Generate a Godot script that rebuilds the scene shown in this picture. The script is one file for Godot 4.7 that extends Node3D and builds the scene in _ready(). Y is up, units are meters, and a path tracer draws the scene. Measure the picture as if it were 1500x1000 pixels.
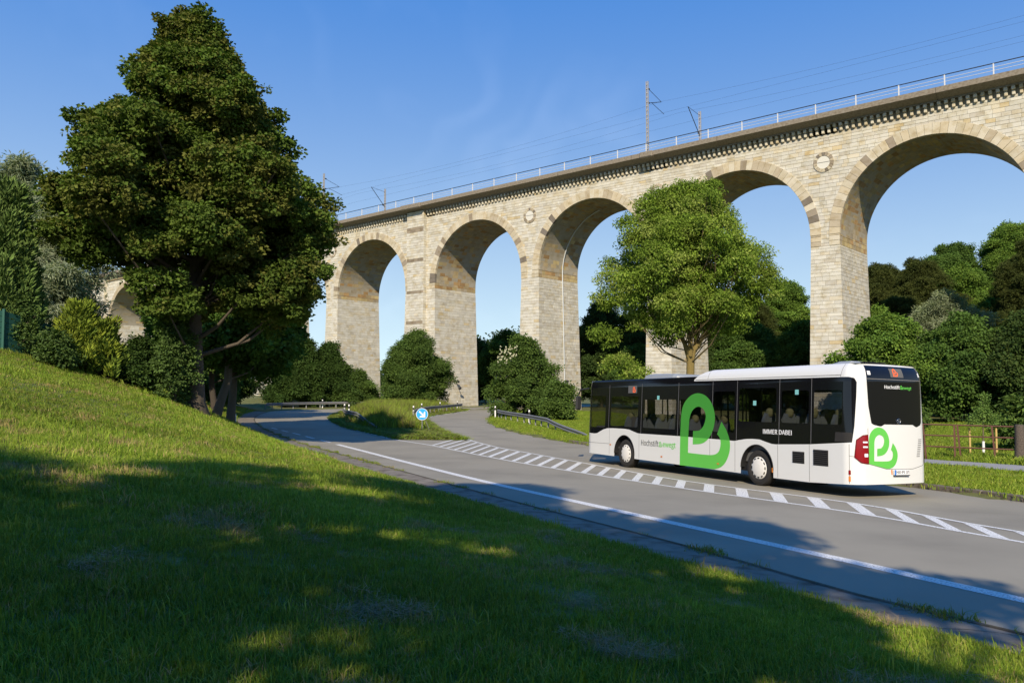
extends Node3D
# ---------------------------------------------------------------- mesh collector
class MB:
	var v := PackedVector3Array()
	var n := PackedVector3Array()
	var c := PackedColorArray()
	func tri(a: Vector3, b: Vector3, d: Vector3, col: Color) -> void:
		var m := (b - a).cross(d - a).normalized()
		v.append(a); v.append(d); v.append(b)
		for i in 3:
			n.append(m); c.append(col)
	func trin(a: Vector3, b: Vector3, d: Vector3, na: Vector3, nb: Vector3, nd: Vector3, col: Color) -> void:
		v.append(a); v.append(d); v.append(b)
		n.append(na); n.append(nd); n.append(nb)
		for i in 3: c.append(col)
	func quad(a: Vector3, b: Vector3, d: Vector3, e: Vector3, col: Color) -> void:
		tri(a, b, d, col); tri(a, d, e, col)
	func quadn(a: Vector3, b: Vector3, d: Vector3, e: Vector3, na: Vector3, nb: Vector3, nd: Vector3, ne: Vector3, col: Color) -> void:
		trin(a, b, d, na, nb, nd, col); trin(a, d, e, na, nd, ne, col)
	# a triangle whose winding is turned to face `out`
	func face(a: Vector3, b: Vector3, d: Vector3, out: Vector3, col: Color) -> void:
		if (b - a).cross(d - a).dot(out) < 0.0: tri(a, d, b, col)
		else: tri(a, b, d, col)
	func facen(a: Vector3, b: Vector3, d: Vector3, na: Vector3, nb: Vector3, nd: Vector3, col: Color) -> void:
		if (b - a).cross(d - a).dot(na + nb + nd) < 0.0: trin(a, d, b, na, nd, nb, col)
		else: trin(a, b, d, na, nb, nd, col)
	# a box with chamfered edges
	func box(t: Transform3D, s: Vector3, col: Color, ch := 0.0) -> void:
		var h := s * 0.5
		var k := minf(ch, minf(h.x, minf(h.y, h.z)) * 0.9)
		for ax in 3:
			var b := (ax + 1) % 3
			var d := (ax + 2) % 3
			for sg in [-1.0, 1.0]:
				var q := []
				for w in [[-1, -1], [1, -1], [1, 1], [-1, 1]]:
					var p := Vector3.ZERO
					p[ax] = sg * h[ax]; p[b] = w[0] * (h[b] - k); p[d] = w[1] * (h[d] - k)
					q.append(t * p)
				var o := Vector3.ZERO; o[ax] = sg
				var out := t.basis * o
				face(q[0], q[1], q[2], out, col); face(q[0], q[2], q[3], out, col)
		if k > 0.0:
			for ax in 3:
				var b := (ax + 1) % 3
				var d := (ax + 2) % 3
				for sb in [-1.0, 1.0]:
					for sd in [-1.0, 1.0]:
						var q := []
						for e in [[-1, 0], [1, 0], [1, 1], [-1, 1]]:
							var p := Vector3.ZERO
							p[ax] = e[0] * (h[ax] - k)
							p[b] = sb * (h[b] - (k if e[1] else 0.0)); p[d] = sd * (h[d] - (0.0 if e[1] else k))
							q.append(t * p)
						var o := Vector3.ZERO; o[b] = sb; o[d] = sd
						var out := t.basis * o
						face(q[0], q[1], q[2], out, col); face(q[0], q[2], q[3], out, col)
			for sx in [-1.0, 1.0]:
				for sy in [-1.0, 1.0]:
					for sz in [-1.0, 1.0]:
						var g := Vector3(sx, sy, sz)
						face(t * (g * Vector3(h.x, h.y - k, h.z - k)), t * (g * Vector3(h.x - k, h.y, h.z - k)), t * (g * Vector3(h.x - k, h.y - k, h.z)), t.basis * g, col)
	# a tube through points, radius at each
	func tube(pts: Array, rad: Array, sides: int, col: Color, cap := true) -> void:
		var rings := []
		var nor := []
		var up := Vector3(0.31, 0.17, 0.93)
		for i in pts.size():
			var dir: Vector3 = (pts[mini(i + 1, pts.size() - 1)] - pts[maxi(i - 1, 0)]).normalized()
			var a := dir.cross(up).normalized()
			if a.length() < 0.5: a = dir.cross(Vector3.RIGHT).normalized()
			var b := dir.cross(a).normalized()
			up = a.cross(dir)
			var ring := []
			var rn := []
			for k in sides:
				var th := TAU * k / sides
				var o := a * cos(th) + b * sin(th)
				ring.append(pts[i] + o * rad[i]); rn.append(o)
			rings.append(ring); nor.append(rn)
		for i in pts.size() - 1:
			for k in sides:
				var k2 := (k + 1) % sides
				facen(rings[i][k], rings[i][k2], rings[i + 1][k2], nor[i][k], nor[i][k2], nor[i + 1][k2], col)
				facen(rings[i][k], rings[i + 1][k2], rings[i + 1][k], nor[i][k], nor[i + 1][k2], nor[i + 1][k], col)
		if cap:
			for e in [0, pts.size() - 1]:
				var out: Vector3 = (pts[0] - pts[1]) if e == 0 else (pts[-1] - pts[-2])
				for k in range(1, sides - 1):
					face(rings[e][0], rings[e][k], rings[e][k + 1], out, col)
	# a bar of square section between two points
	func bar(a: Vector3, b: Vector3, w: float, h: float, col: Color, up := Vector3.UP) -> void:
		var d := (b - a).normalized()
		var s := d.cross(up).normalized()
		if s.length() < 0.5: s = d.cross(Vector3.RIGHT).normalized()
		var u := s.cross(d).normalized()
		box(Transform3D(Basis(s, u, d), (a + b) * 0.5), Vector3(w, h, a.distance_to(b)), col)
	# a lathe: profile of (radius, along) turned about `axis` through `o`
	func lathe(o: Vector3, axis: Vector3, prof: Array, sides: int, col: Color) -> void:
		var a := axis.cross(Vector3(0.21, 0.9, 0.37)).normalized()
		var b := axis.cross(a).normalized()
		for i in prof.size() - 1:
			var p: Vector2 = prof[i]
			var q: Vector2 = prof[i + 1]
			var t := (q - p).normalized()
			for k in sides:
				var r0 := a * cos(TAU * k / sides) + b * sin(TAU * k / sides)
				var r1 := a * cos(TAU * (k + 1) / sides) + b * sin(TAU * (k + 1) / sides)
				var n0 := r0 * t.y - axis * t.x
				var n1 := r1 * t.y - axis * t.x
				var A := o + r0 * p.x + axis * p.y
				var B := o + r1 * p.x + axis * p.y
				var D := o + r1 * q.x + axis * q.y
				var E := o + r0 * q.x + axis * q.y
				if p.x > 1e-5: facen(A, B, D, n0, n1, n1, col)
				if q.x > 1e-5: facen(A, D, E, n0, n1, n0, col)
	# one dressed stone standing proud of a face: corner o, along ex, up ey, outward en
	func stone(o: Vector3, ex: Vector3, ey: Vector3, en: Vector3, du: float, dv: float, proud: float, ch: float, col: Color) -> void:
		var b := [o - en * 0.02, o + ex * du - en * 0.02, o + ex * du + ey * dv - en * 0.02, o + ey * dv - en * 0.02]
		var f := [o + ex * ch + ey * ch + en * proud, o + ex * (du - ch) + ey * ch + en * proud, o + ex * (du - ch) + ey * (dv - ch) + en * proud, o + ex * ch + ey * (dv - ch) + en * proud]
		face(f[0], f[1], f[2], en, col); face(f[0], f[2], f[3], en, col)
		var cen: Vector3 = (f[0] + f[2]) * 0.5
		for i in 4:
			var j := (i + 1) % 4
			var out: Vector3 = (b[i] + b[j]) * 0.5 - cen
			face(b[i], b[j], f[j], out, col); face(b[i], f[j], f[i], out, col)
	func mesh() -> ArrayMesh:
		var arr := []
		arr.resize(Mesh.ARRAY_MAX)
		arr[Mesh.ARRAY_VERTEX] = v; arr[Mesh.ARRAY_NORMAL] = n; arr[Mesh.ARRAY_COLOR] = c
		var am := ArrayMesh.new()
		am.add_surface_from_arrays(Mesh.PRIMITIVE_TRIANGLES, arr)
		return am

const WHITE := Color(1, 1, 1)
var M := {}
var used := {}
var R := RandomNumberGenerator.new()

# ---------------------------------------------------------------- naming and tagging
func numbered(called: String) -> String:
	var k: int = used.get(called, 0)
	used[called] = k + 1
	return called if k == 0 else "%s_%03d" % [called, k]
func tag(o: Node, label := "", category := "", group := "", kind := "") -> Node:
	if label: o.set_meta("label", label)
	if category: o.set_meta("category", category)
	if group: o.set_meta("group", group)
	if kind: o.set_meta("kind", kind)
	return o
func base(called: String, at: Vector3, turn := 0.0) -> Node3D:
	var o := Node3D.new()
	o.name = numbered(called); add_child(o)
	o.position = at; o.rotation.y = turn
	return o
func put(mb: MB, called: String, mat: Material, parent: Node = self) -> MeshInstance3D:
	return put_mesh(mb.mesh(), called, mat, parent)
func put_mesh(me: Mesh, called: String, mat: Material, parent: Node = self) -> MeshInstance3D:
	var o := MeshInstance3D.new()
	o.mesh = me; o.material_override = mat
	o.name = numbered(called) if parent == self else called
	parent.add_child(o, true)
	return o
func structure(mb: MB, called: String, mat: Material) -> MeshInstance3D:
	var o := put(mb, called, mat)
	o.set_meta("kind", "structure")
	return o
func copies(me: Mesh, where: Array, tints: Array, called: String, mat: Material, parent: Node = self) -> MultiMeshInstance3D:
	var m := MultiMesh.new()
	m.transform_format = MultiMesh.TRANSFORM_3D
	m.use_colors = true
	m.mesh = me
	m.instance_count = where.size()
	for i in where.size():
		m.set_instance_transform(i, where[i])
		m.set_instance_color(i, tints[i])
	var o := MultiMeshInstance3D.new()
	o.multimesh = m; o.material_override = mat
	o.name = numbered(called) if parent == self else called
	parent.add_child(o, true)
	return o

# ---------------------------------------------------------------- materials
func lin(r: float, g: float, b: float) -> Color:
	return Color(r, g, b).linear_to_srgb()
func mat(col: Color, rough := 0.8, metal := 0.0, vertex := false) -> StandardMaterial3D:
	var m := StandardMaterial3D.new()
	m.albedo_color = col; m.roughness = rough; m.metallic = metal
	m.vertex_color_use_as_albedo = vertex
	return m
func noise_tex(sd: int, freq: float, stops: Array, size := 512, oct := 4, kind := FastNoiseLite.TYPE_SIMPLEX_SMOOTH) -> NoiseTexture2D:
	var f := FastNoiseLite.new()
	f.seed = sd; f.frequency = freq; f.noise_type = kind; f.fractal_octaves = oct
	var t := NoiseTexture2D.new()
	t.width = size; t.height = size; t.seamless = true; t.noise = f; t.generate_mipmaps = false
	var g := Gradient.new()
	var offs := PackedFloat32Array()
	var cols := PackedColorArray()
	for s in stops:
		offs.append(s[0]); cols.append(s[1])
	g.offsets = offs; g.colors = cols
	t.color_ramp = g
	return t
func grey(x: float) -> Color: return Color(x, x, x)
func grain(m: StandardMaterial3D, tex: Texture2D, metres: float, world := true) -> void:
	m.albedo_texture = tex
	m.uv1_triplanar = true; m.uv1_world_triplanar = world
	m.uv1_scale = Vector3.ONE / metres
func patches(m: StandardMaterial3D, tex: Texture2D, metres: float) -> void:
	m.detail_enabled = true; m.detail_albedo = tex; m.detail_blend_mode = BaseMaterial3D.BLEND_MODE_MUL
	m.detail_uv_layer = BaseMaterial3D.DETAIL_UV_2
	m.uv2_triplanar = true; m.uv2_world_triplanar = true
	m.uv2_scale = Vector3.ONE / metres
func relief(m: StandardMaterial3D, tex: Texture2D, cm: float) -> void:
	m.heightmap_enabled = true; m.heightmap_texture = tex; m.heightmap_scale = cm
func make_materials() -> void:
	var speck := noise_tex(3, 0.18, [[0.0, grey(0.8)], [0.45, grey(0.92)], [0.6, grey(0.96)], [1.0, grey(1.0)]], 512, 3)
	var rough_h := noise_tex(5, 0.05, [[0.0, grey(0.0)], [1.0, grey(1.0)]], 512, 5)
	var blotch := noise_tex(9, 0.012, [[0.0, grey(0.78)], [0.4, grey(0.92)], [0.6, grey(0.97)], [1.0, grey(1.0)]], 512, 5)
	var warm := noise_tex(12, 0.02, [[0.0, Color(0.84, 0.79, 0.7)], [0.3, Color(0.94, 0.92, 0.87)], [0.5, Color(1, 1, 1)], [1.0, Color(1, 0.995, 0.98)]], 512, 5)
	M.stone = mat(WHITE, 0.92, 0.0, true); grain(M.stone, speck, 1.6); patches(M.stone, warm, 9.0); relief(M.stone, rough_h, 1.2)
	M.mortar = mat(lin(0.42, 0.38, 0.3), 0.95); grain(M.mortar, speck, 2.0); patches(M.mortar, warm, 11.0)
	M.concrete = mat(WHITE, 0.9, 0.0, true); grain(M.concrete, speck, 1.3)
	var streak := noise_tex(31, 0.03, [[0.0, Color(0.68, 0.63, 0.56)], [0.45, Color(0.9, 0.87, 0.83)], [1.0, WHITE]], 512, 5)
	patches(M.concrete, streak, 4.0)
	M.asphalt = mat(lin(0.34, 0.308, 0.235), 0.92)
	grain(M.asphalt, noise_tex(41, 0.35, [[0.0, grey(0.78)], [0.4, grey(0.91)], [0.7, grey(0.97)], [1.0, WHITE]], 1024, 2), 2.2)
	patches(M.asphalt, noise_tex(43, 0.008, [[0.0, grey(0.88)], [0.4, grey(0.96)], [0.7, WHITE], [1.0, WHITE]], 512, 5), 14.0)
	M.asphalt_old = mat(lin(0.28, 0.24, 0.185), 0.95)
	grain(M.asphalt_old, noise_tex(45, 0.2, [[0.0, grey(0.7)], [0.4, grey(0.88)], [0.7, grey(0.96)], [1.0, WHITE]], 1024, 3), 2.0)
	patches(M.asphalt_old, noise_tex(47, 0.03, [[0.0, Color(0.62, 0.55, 0.5)], [0.4, grey(0.9)], [0.7, WHITE], [1.0, WHITE]], 512, 5), 7.0)
	M.gravel = mat(lin(0.36, 0.35, 0.33), 0.95); grain(M.gravel, speck, 0.9)
	M.paint = mat(lin(0.86, 0.85, 0.8), 0.75)
	grain(M.paint, noise_tex(51, 0.09, [[0.0, grey(0.5)], [0.3, grey(0.62)], [0.38, grey(0.93)], [1.0, WHITE]], 512, 5), 1.7)
	M.soil = mat(WHITE, 1.0, 0.0, true)
	grain(M.soil, noise_tex(61, 0.08, [[0.0, grey(0.55)], [0.5, grey(0.85)], [1.0, WHITE]], 512, 5), 1.9)
	patches(M.soil, noise_tex(63, 0.02, [[0.0, Color(0.75, 0.62, 0.45)], [0.4, Color(0.9, 0.9, 0.8)], [0.6, WHITE], [1.0, WHITE]], 512, 5), 6.0)
	M.grass = mat(WHITE, 0.75, 0.0, true); M.grass.backlight_enabled = true; M.grass.backlight = lin(0.45, 0.5, 0.12); M.grass.metallic_specular = 0.3
	M.leaf = mat(WHITE, 0.75, 0.0, true); M.leaf.backlight_enabled = true; M.leaf.backlight = lin(0.4, 0.5, 0.1); M.leaf.metallic_specular = 0.1
	M.needle = mat(WHITE, 0.7, 0.0, true); M.needle.metallic_specular = 0.15
	M.bark = mat(WHITE, 0.95, 0.0, true); grain(M.bark, noise_tex(71, 0.07, [[0.0, grey(0.4)], [0.5, grey(0.8)], [1.0, WHITE]], 512, 5), 0.8); relief(M.bark, rough_h, 2.0)
	# bus
	M.white = mat(lin(0.69, 0.69, 0.67), 0.32); M.white.clearcoat_enabled = true; M.white.clearcoat = 0.5; M.white.clearcoat_roughness = 0.08
	M.black_gloss = mat(lin(0.006, 0.006, 0.008), 0.08)
	M.black = mat(lin(0.012, 0.012, 0.013), 0.6)
	M.rubber = mat(lin(0.022, 0.02, 0.018), 0.85); grain(M.rubber, speck, 0.5, false)
	M.green = mat(lin(0.115, 0.50, 0.07), 0.4)
	M.green_film = mat(lin(0.05, 0.27, 0.035), 0.35)
	M.text_dark = mat(lin(0.03, 0.035, 0.04), 0.5)
	M.text_white = mat(lin(0.8, 0.8, 0.8), 0.5)
	M.glass = mat(Color(0.006, 0.008, 0.008, 0.52), 0.03); M.glass.transparency = BaseMaterial3D.TRANSPARENCY_ALPHA
	M.red_lamp = mat(lin(0.22, 0.005, 0.009), 0.12)
	M.red_dark = mat(lin(0.13, 0.005, 0.008), 0.15)
	M.clear_lamp = mat(lin(0.75, 0.76, 0.8), 0.1)
	M.amber = mat(lin(0.62, 0.2, 0.03), 0.3)
	M.led = mat(lin(0.5, 0.1, 0.03), 0.6); M.led.emission_enabled = true; M.led.emission = Color(0.95, 0.3, 0.1); M.led.emission_energy_multiplier = 0.55
	M.seam = mat(lin(0.16, 0.155, 0.15), 0.7)
	M.rim_white = mat(lin(0.72, 0.70, 0.65), 0.4)
	M.grey_pod = mat(lin(0.27, 0.29, 0.31), 0.4)
	M.seat = mat(lin(0.15, 0.175, 0.195), 0.9)
	M.seat_yellow = mat(lin(0.19, 0.19, 0.095), 0.85)
	M.interior = mat(lin(0.10, 0.10, 0.10), 0.8)
	M.cloth_dark = mat(lin(0.02, 0.022, 0.03), 0.9)
	M.plate_white = mat(lin(0.75, 0.75, 0.75), 0.4)
	M.plate_blue = mat(lin(0.05, 0.2, 0.6), 0.4)
	M.chrome = mat(lin(0.6, 0.6, 0.62), 0.2, 1.0)
	M.sticker = mat(lin(0.2, 0.5, 0.48), 0.6)
	# street things
	M.zinc = mat(lin(0.3, 0.3, 0.3), 0.6, 0.4); grain(M.zinc, speck, 0.7)
	M.rail_old = mat(lin(0.26, 0.26, 0.255), 0.7, 0.4); grain(M.rail_old, blotch, 1.0)
	M.post_white = mat(lin(0.78, 0.78, 0.76), 0.6)
	M.sign_blue = mat(lin(0.015, 0.36, 0.95), 0.45)
	M.rust = mat(lin(0.14, 0.06, 0.04), 0.85); grain(M.rust, blotch, 0.4)
	M.old_wood = mat(lin(0.2, 0.16, 0.13), 0.95); grain(M.old_wood, noise_tex(81, 0.06, [[0.0, grey(0.35)], [0.5, grey(0.75)], [1.0, WHITE]], 256, 5), 0.7)
	M.stake = mat(lin(0.5, 0.36, 0.12), 0.85)
	M.fence_green = mat(lin(0.015, 0.085, 0.06), 0.7)
	M.kerb = mat(lin(0.22, 0.2, 0.18), 0.95); grain(M.kerb, speck, 0.8); patches(M.kerb, streak, 3.0)
	M.steel_light = mat(lin(0.62, 0.62, 0.62), 0.5, 0.2)
	M.steel_dark = mat(lin(0.02, 0.02, 0.022), 0.6)
	M.mast = mat(lin(0.38, 0.37, 0.36), 0.7, 0.3)
	M.pipe = mat(lin(0.6, 0.63, 0.65), 0.4, 0.3)
	M.render_white = mat(lin(0.72, 0.7, 0.62), 0.9); grain(M.render_white, speck, 1.5)

# ---------------------------------------------------------------- the lie of the land (x to the side, d away from the camera)
const GRASS_EDGE := [[17.0, -16.0], [12.3, -8.0], [8.0, -0.5], [3.99, 6.51], [3.33, 7.62], [2.06, 10.02], [0.02, 14.29], [-2.55, 19.62], [-5.17, 24.96], [-8.35, 31.5], [-11.65, 39.24], [-15.6, 48.21], [-17.78, 53.43], [-22.18, 65.62], [-26.54, 81.52], [-28.6, 92.0], [-30.0, 100.0]]
const GUTTER := [[18.6, -16.0], [13.6, -8.0], [9.0, -0.5], [5.3, 5.6], [4.38, 7.14], [3.57, 8.52], [2.36, 11.45], [0.3, 15.73], [-1.93, 20.64], [-6.23, 30.06], [-8.87, 35.66], [-11.89, 42.41], [-13.33, 45.9], [-16.7, 54.4], [-21.29, 67.83], [-24.6, 80.0], [-26.3, 88.0]]
const MAIN_OUTER := [[-27.2, 93.0], [-24.5, 100.0], [-17.0, 106.5], [-10.5, 110.5], [-6.0, 117.0], [0.0, 128.0], [14.0, 150.0]]
const MAIN_INNER := [[22.0, 150.0], [6.0, 124.0], [0.5, 112.0], [-5.5, 103.8], [-12.5, 100.2], [-18.3, 95.0], [-17.6, 82.0], [-15.1, 68.0], [-11.48, 55.11], [-8.61, 48.27], [-7.01, 44.47], [-5.9, 41.89]]
const ISLAND_RIGHT := [[-2.15, 42.52], [-3.46, 47.46], [-4.54, 52.66], [-6.16, 62.39], [-7.18, 69.17], [-7.6, 75.0], [-7.2, 82.0], [-6.2, 90.0], [-5.4, 98.0], [-5.5, 103.8]]
const RAMP_RIGHT := [[3.2, 111.0], [0.4, 104.0], [-0.9, 98.0], [-1.7, 86.4], [-2.0, 74.5], [-1.82, 66.28], [-1.12, 58.81], [0.0, 52.61], [1.19, 47.82], [2.91, 42.33], [6.6, 32.0], [10.59, 21.01], [11.34, 18.31], [13.6, 10.0], [17.0, 0.0], [24.0, -16.0]]
var road_poly: PackedVector2Array
var walk_poly: PackedVector2Array
var island_poly: PackedVector2Array
var edge_pts: PackedVector2Array
var bumps := FastNoiseLite.new()

func pts2(a: Array) -> PackedVector2Array:
	var p := PackedVector2Array()
	for q in a: p.append(Vector2(q[0], q[1]))
	return p
func road_y(x: float, d: float) -> float:
	var de := 38.0 - 4.0 * log(1.0 + exp(-(d - 38.0) / 4.0))
	return 0.706 - 0.0186 * clampf(x, -12.0, 14.0) - 0.0265 * de - 0.0045 * clampf(d - 38.0, 0.0, 90.0)
func seg_dist(p: Vector2, line: PackedVector2Array) -> float:
	var best := 1e9
	for i in line.size() - 1:
		var q := Geometry2D.get_closest_point_to_segment(p, line[i], line[i + 1])
		best = minf(best, p.distance_squared_to(q))
	return sqrt(best)
func bank_slope(d: float) -> float:
	var xs := [-10.0, 0.0, 8.0, 16.0, 24.0, 32.0, 40.0]
	var ys := [0.07, 0.07, 0.13, 0.22, 0.32, 0.42, 0.46]
	if d <= xs[0]: return ys[0]
	for i in 6:
		if d < xs[i + 1]: return lerpf(ys[i], ys[i + 1], (d - xs[i]) / (xs[i + 1] - xs[i]))
	return ys[6]
func left_of_walk(p: Vector2) -> bool:
	for i in edge_pts.size() - 1:
		if p.y >= edge_pts[i].y and p.y < edge_pts[i + 1].y:
			return p.x < lerpf(edge_pts[i].x, edge_pts[i + 1].x, (p.y - edge_pts[i].y) / (edge_pts[i + 1].y - edge_pts[i].y))
	return p.x < -30.0 if p.y > 50.0 else p.x < 17.0
func ground_y(x: float, d: float) -> float:
	var p := Vector2(x, d)
	var r := road_y(x, d)
	if left_of_walk(p):
		var q := seg_dist(p, edge_pts)
		var s := bank_slope(d) * (1.0 if d < 60.0 else clampf(1.0 - (d - 60.0) / 60.0, 0.25, 1.0))
		return r + 0.03 + s * minf(q, 11.0) + bumps.get_noise_2d(x * 9.0, d * 9.0) * 0.05 * minf(q, 1.0)
	if Geometry2D.is_point_in_polygon(p, road_poly):
		return r - minf(0.1, seg_dist(p, closed(road_poly)) * 0.5)
	if Geometry2D.is_point_in_polygon(p, walk_poly):
		return r - 0.06
	var sd := seg_dist(p, closed(road_poly))
	if Geometry2D.is_point_in_polygon(p, island_poly):
		return r + minf(0.06, sd * 0.25) + clampf(sd - 0.8, 0.0, 3.0) * 0.05
	var y := r + minf(0.11, sd * 0.7) + bumps.get_noise_2d(x * 3.0, d * 3.0) * 0.12 * clampf((sd - 3.0) / 8.0, 0.0, 1.0)
	# the wooded slope beyond the meadow
	var up := clampf((d * 0.45 + x - 96.0) / 60.0, 0.0, 1.6)
	y += up * up * 9.0
	return y
func closed(p: PackedVector2Array) -> PackedVector2Array:
	var q := p.duplicate(); q.append(p[0]); return q
# a sheet laid on the road surface inside a polygon
func sheet(poly: PackedVector2Array, cell: float, lift: float) -> MB:
	var mb := MB.new()
	var lo := poly[0]
	var hi := poly[0]
	for p in poly:
		lo = lo.min(p); hi = hi.max(p)
	var ix := floori(lo.x / cell)
	while ix * cell < hi.x:
		var iy := floori(lo.y / cell)
		while iy * cell < hi.y:
			var x0 := ix * cell
			var y0 := iy * cell
			var sq := PackedVector2Array([Vector2(x0, y0), Vector2(x0 + cell, y0), Vector2(x0 + cell, y0 + cell), Vector2(x0, y0 + cell)])
			for piece in Geometry2D.intersect_polygons(poly, sq):
				if Geometry2D.is_polygon_clockwise(piece): continue
				var idx := Geometry2D.triangulate_polygon(piece)
				for k in range(0, idx.size(), 3):
					var t := []
					for m in 3:
						var q: Vector2 = piece[idx[k + m]]
						t.append(Vector3(q.x, road_y(q.x, q.y) + lift, -q.y))
					mb.face(t[0], t[1], t[2], Vector3.UP, WHITE)
			iy += 1
		ix += 1
	return mb
# a painted or laid band along a line
func band(line: Array, w: float, lift: float) -> MB:
	var c := smooth_line(line, 1.0)
	var l := []
	var r := []
	for i in c.size():
		var t: Vector2 = (c[mini(i + 1, c.size() - 1)] - c[maxi(i - 1, 0)]).normalized()
		var s := Vector2(t.y, -t.x) * w * 0.5
		l.append(c[i] - s); r.append(c[i] + s)
	var mb := MB.new()
	for i in c.size() - 1:
		var q := []
		for p in [l[i], r[i], r[i + 1], l[i + 1]]: q.append(Vector3(p.x, road_y(p.x, p.y) + lift, -p.y))
		mb.face(q[0], q[1], q[2], Vector3.UP, WHITE); mb.face(q[0], q[2], q[3], Vector3.UP, WHITE)
	return mb
func smooth_line(line: Array, step: float) -> Array:
	var out := []
	var p := []
	for q in line: p.append(Vector2(q[0], q[1]))
	for i in p.size() - 1:
		var a: Vector2 = p[maxi(i - 1, 0)]
		var d: Vector2 = p[mini(i + 2, p.size() - 1)]
		var n := maxi(1, int(p[i].distance_to(p[i + 1]) / step))
		for k in n: out.append(p[i].cubic_interpolate(p[i + 1], a, d, float(k) / n))
	out.append(p[-1])
	return out
func smooth_pairs(line: Array, step := 2.0) -> Array:
	var out := []
	for p in smooth_line(line, step): out.append([p.x, p.y])
	return out
# ================================================================ setting
func build_land() -> void:
	var gutter := smooth_pairs(GUTTER)
	var outer := smooth_pairs(MAIN_OUTER)
	var inner := smooth_pairs(MAIN_INNER)
	var isl := smooth_pairs(ISLAND_RIGHT)
	var ramp := smooth_pairs(RAMP_RIGHT)
	var far_end := [[20.0, 150.0]]
	# outer edge away, back along the inner edge to the nose, out along the island's other side, back along the ramp kerb
	var a: Array = gutter + outer + inner
	var b: Array = isl.slice(0, isl.size() - 1)
	road_poly = pts2(a + b + [[-5.4, 103.7]] + ramp.slice(2))
	var isl_poly: Array = []
	for p in inner:
		if p[1] <= 103.9 and p[0] < -4.0: isl_poly.append(p)
	island_poly = pts2(isl_poly + b)
	edge_pts = pts2(smooth_pairs(GRASS_EDGE))
	var ge := smooth_pairs(GRASS_EDGE)
	var rev := gutter.duplicate(); rev.reverse()
	walk_poly = pts2(ge.slice(0, ge.size() - 4) + rev)
	if Geometry2D.is_polygon_clockwise(road_poly): road_poly.reverse()
	if Geometry2D.is_polygon_clockwise(walk_poly): walk_poly.reverse()
	if Geometry2D.is_polygon_clockwise(island_poly): island_poly.reverse()
	# ground: one sheet, fine near the camera and the road, out to the horizon
	var xs := axis_steps(-60.0, 60.0, 0.8, [-420.0, -300.0, -220.0, -160.0, -120.0, -95.0, -80.0, -70.0], [66.0, 73.0, 82.0, 92.0, 104.0, 118.0, 134.0, 152.0, 180.0, 230.0, 320.0, 440.0])
	var ds := axis_steps(-24.0, 112.0, 0.8, [-200.0, -120.0, -80.0, -50.0, -36.0], [116.0, 121.0, 127.0, 134.0, 142.0, 152.0, 164.0, 178.0, 200.0, 230.0, 300.0, 420.0, 600.0])
	var hs := []
	for d in ds:
		var row := PackedFloat32Array()
		for x in xs: row.append(ground_y(x, d))
		hs.append(row)
	var mb := MB.new()
	var col := Color(0.19, 0.2, 0.05)
	for j in ds.size() - 1:
		for i in xs.size() - 1:
			var p := [Vector3(xs[i], hs[j][i], -ds[j]), Vector3(xs[i + 1], hs[j][i + 1], -ds[j]), Vector3(xs[i + 1], hs[j + 1][i + 1], -ds[j + 1]), Vector3(xs[i], hs[j + 1][i], -ds[j + 1])]
			var n := []
			for c in [[i, j], [i + 1, j], [i + 1, j + 1], [i, j + 1]]:
				var x0 := maxi(c[0] - 1, 0); var x1 := mini(c[0] + 1, xs.size() - 1)
				var y0 := maxi(c[1] - 1, 0); var y1 := mini(c[1] + 1, ds.size() - 1)
				n.append(Vector3(-(hs[c[1]][x1] - hs[c[1]][x0]) / (xs[x1] - xs[x0]), 1.0, (hs[y1][c[0]] - hs[y0][c[0]]) / (ds[y1] - ds[y0])).normalized())
			mb.facen(p[0], p[1], p[2], n[0], n[1], n[2], col); mb.facen(p[0], p[2], p[3], n[0], n[2], n[3], col)
	structure(mb, "ground", M.soil)
	structure(sheet(road_poly, 3.0, 0.0), "road", M.asphalt)
	structure(sheet(walk_poly, 2.0, 0.035), "pavement", M.asphalt_old)
	var dirt := band(GUTTER, 0.075, 0.041)
	dirt.c.fill(Color(0.14, 0.12, 0.085))
	structure(dirt, "gutter", M.soil)
	R.seed = 66
	var cracks := MB.new()
	for k in 16:
		var on_road := k > 15
		var gp: Vector2 = edge_pts[R.randi_range(3, 16)].lerp(pts2(gutter)[R.randi_range(4, 14)], 0.0)
		var p := gp + Vector2(R.randf_range(0.3, 1.0), R.randf_range(0.1, 0.5))
		if on_road: p = gp + Vector2(R.randf_range(2.2, 6.5), R.randf_range(0.5, 3.0))
		var hd := R.randf_range(1.9, 2.3) if R.randf() < 0.6 else R.randf_range(0.2, 0.9)
		for q in R.randi_range(8, 26):
			var st := R.randf_range(0.06, 0.16)
			var nx := p + Vector2(cos(hd), sin(hd)) * st
			hd += R.randf_range(-0.5, 0.5)
			var ok := Geometry2D.is_point_in_polygon(nx, road_poly if on_road else walk_poly)
			if not ok: break
			var sd := Vector2(-sin(hd), cos(hd)) * R.randf_range(0.003, 0.009)
			var lift := 0.003 if on_road else 0.038
			var v := []
			for e in [p - sd, p + sd, nx + sd, nx - sd]: v.append(Vector3(e.x, road_y(e.x, e.y) + lift, -e.y))
			cracks.face(v[0], v[1], v[2], Vector3.UP, Color(0.05, 0.045, 0.04)); cracks.face(v[0], v[2], v[3], Vector3.UP, Color(0.05, 0.045, 0.04))
			p = nx
	structure(cracks, "road_cracks", M.soil)
	# a far hill and its woods
	var hb := MB.new()
	var hx := []
	for i in 41: hx.append(-260.0 + i * 13.0)
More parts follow.
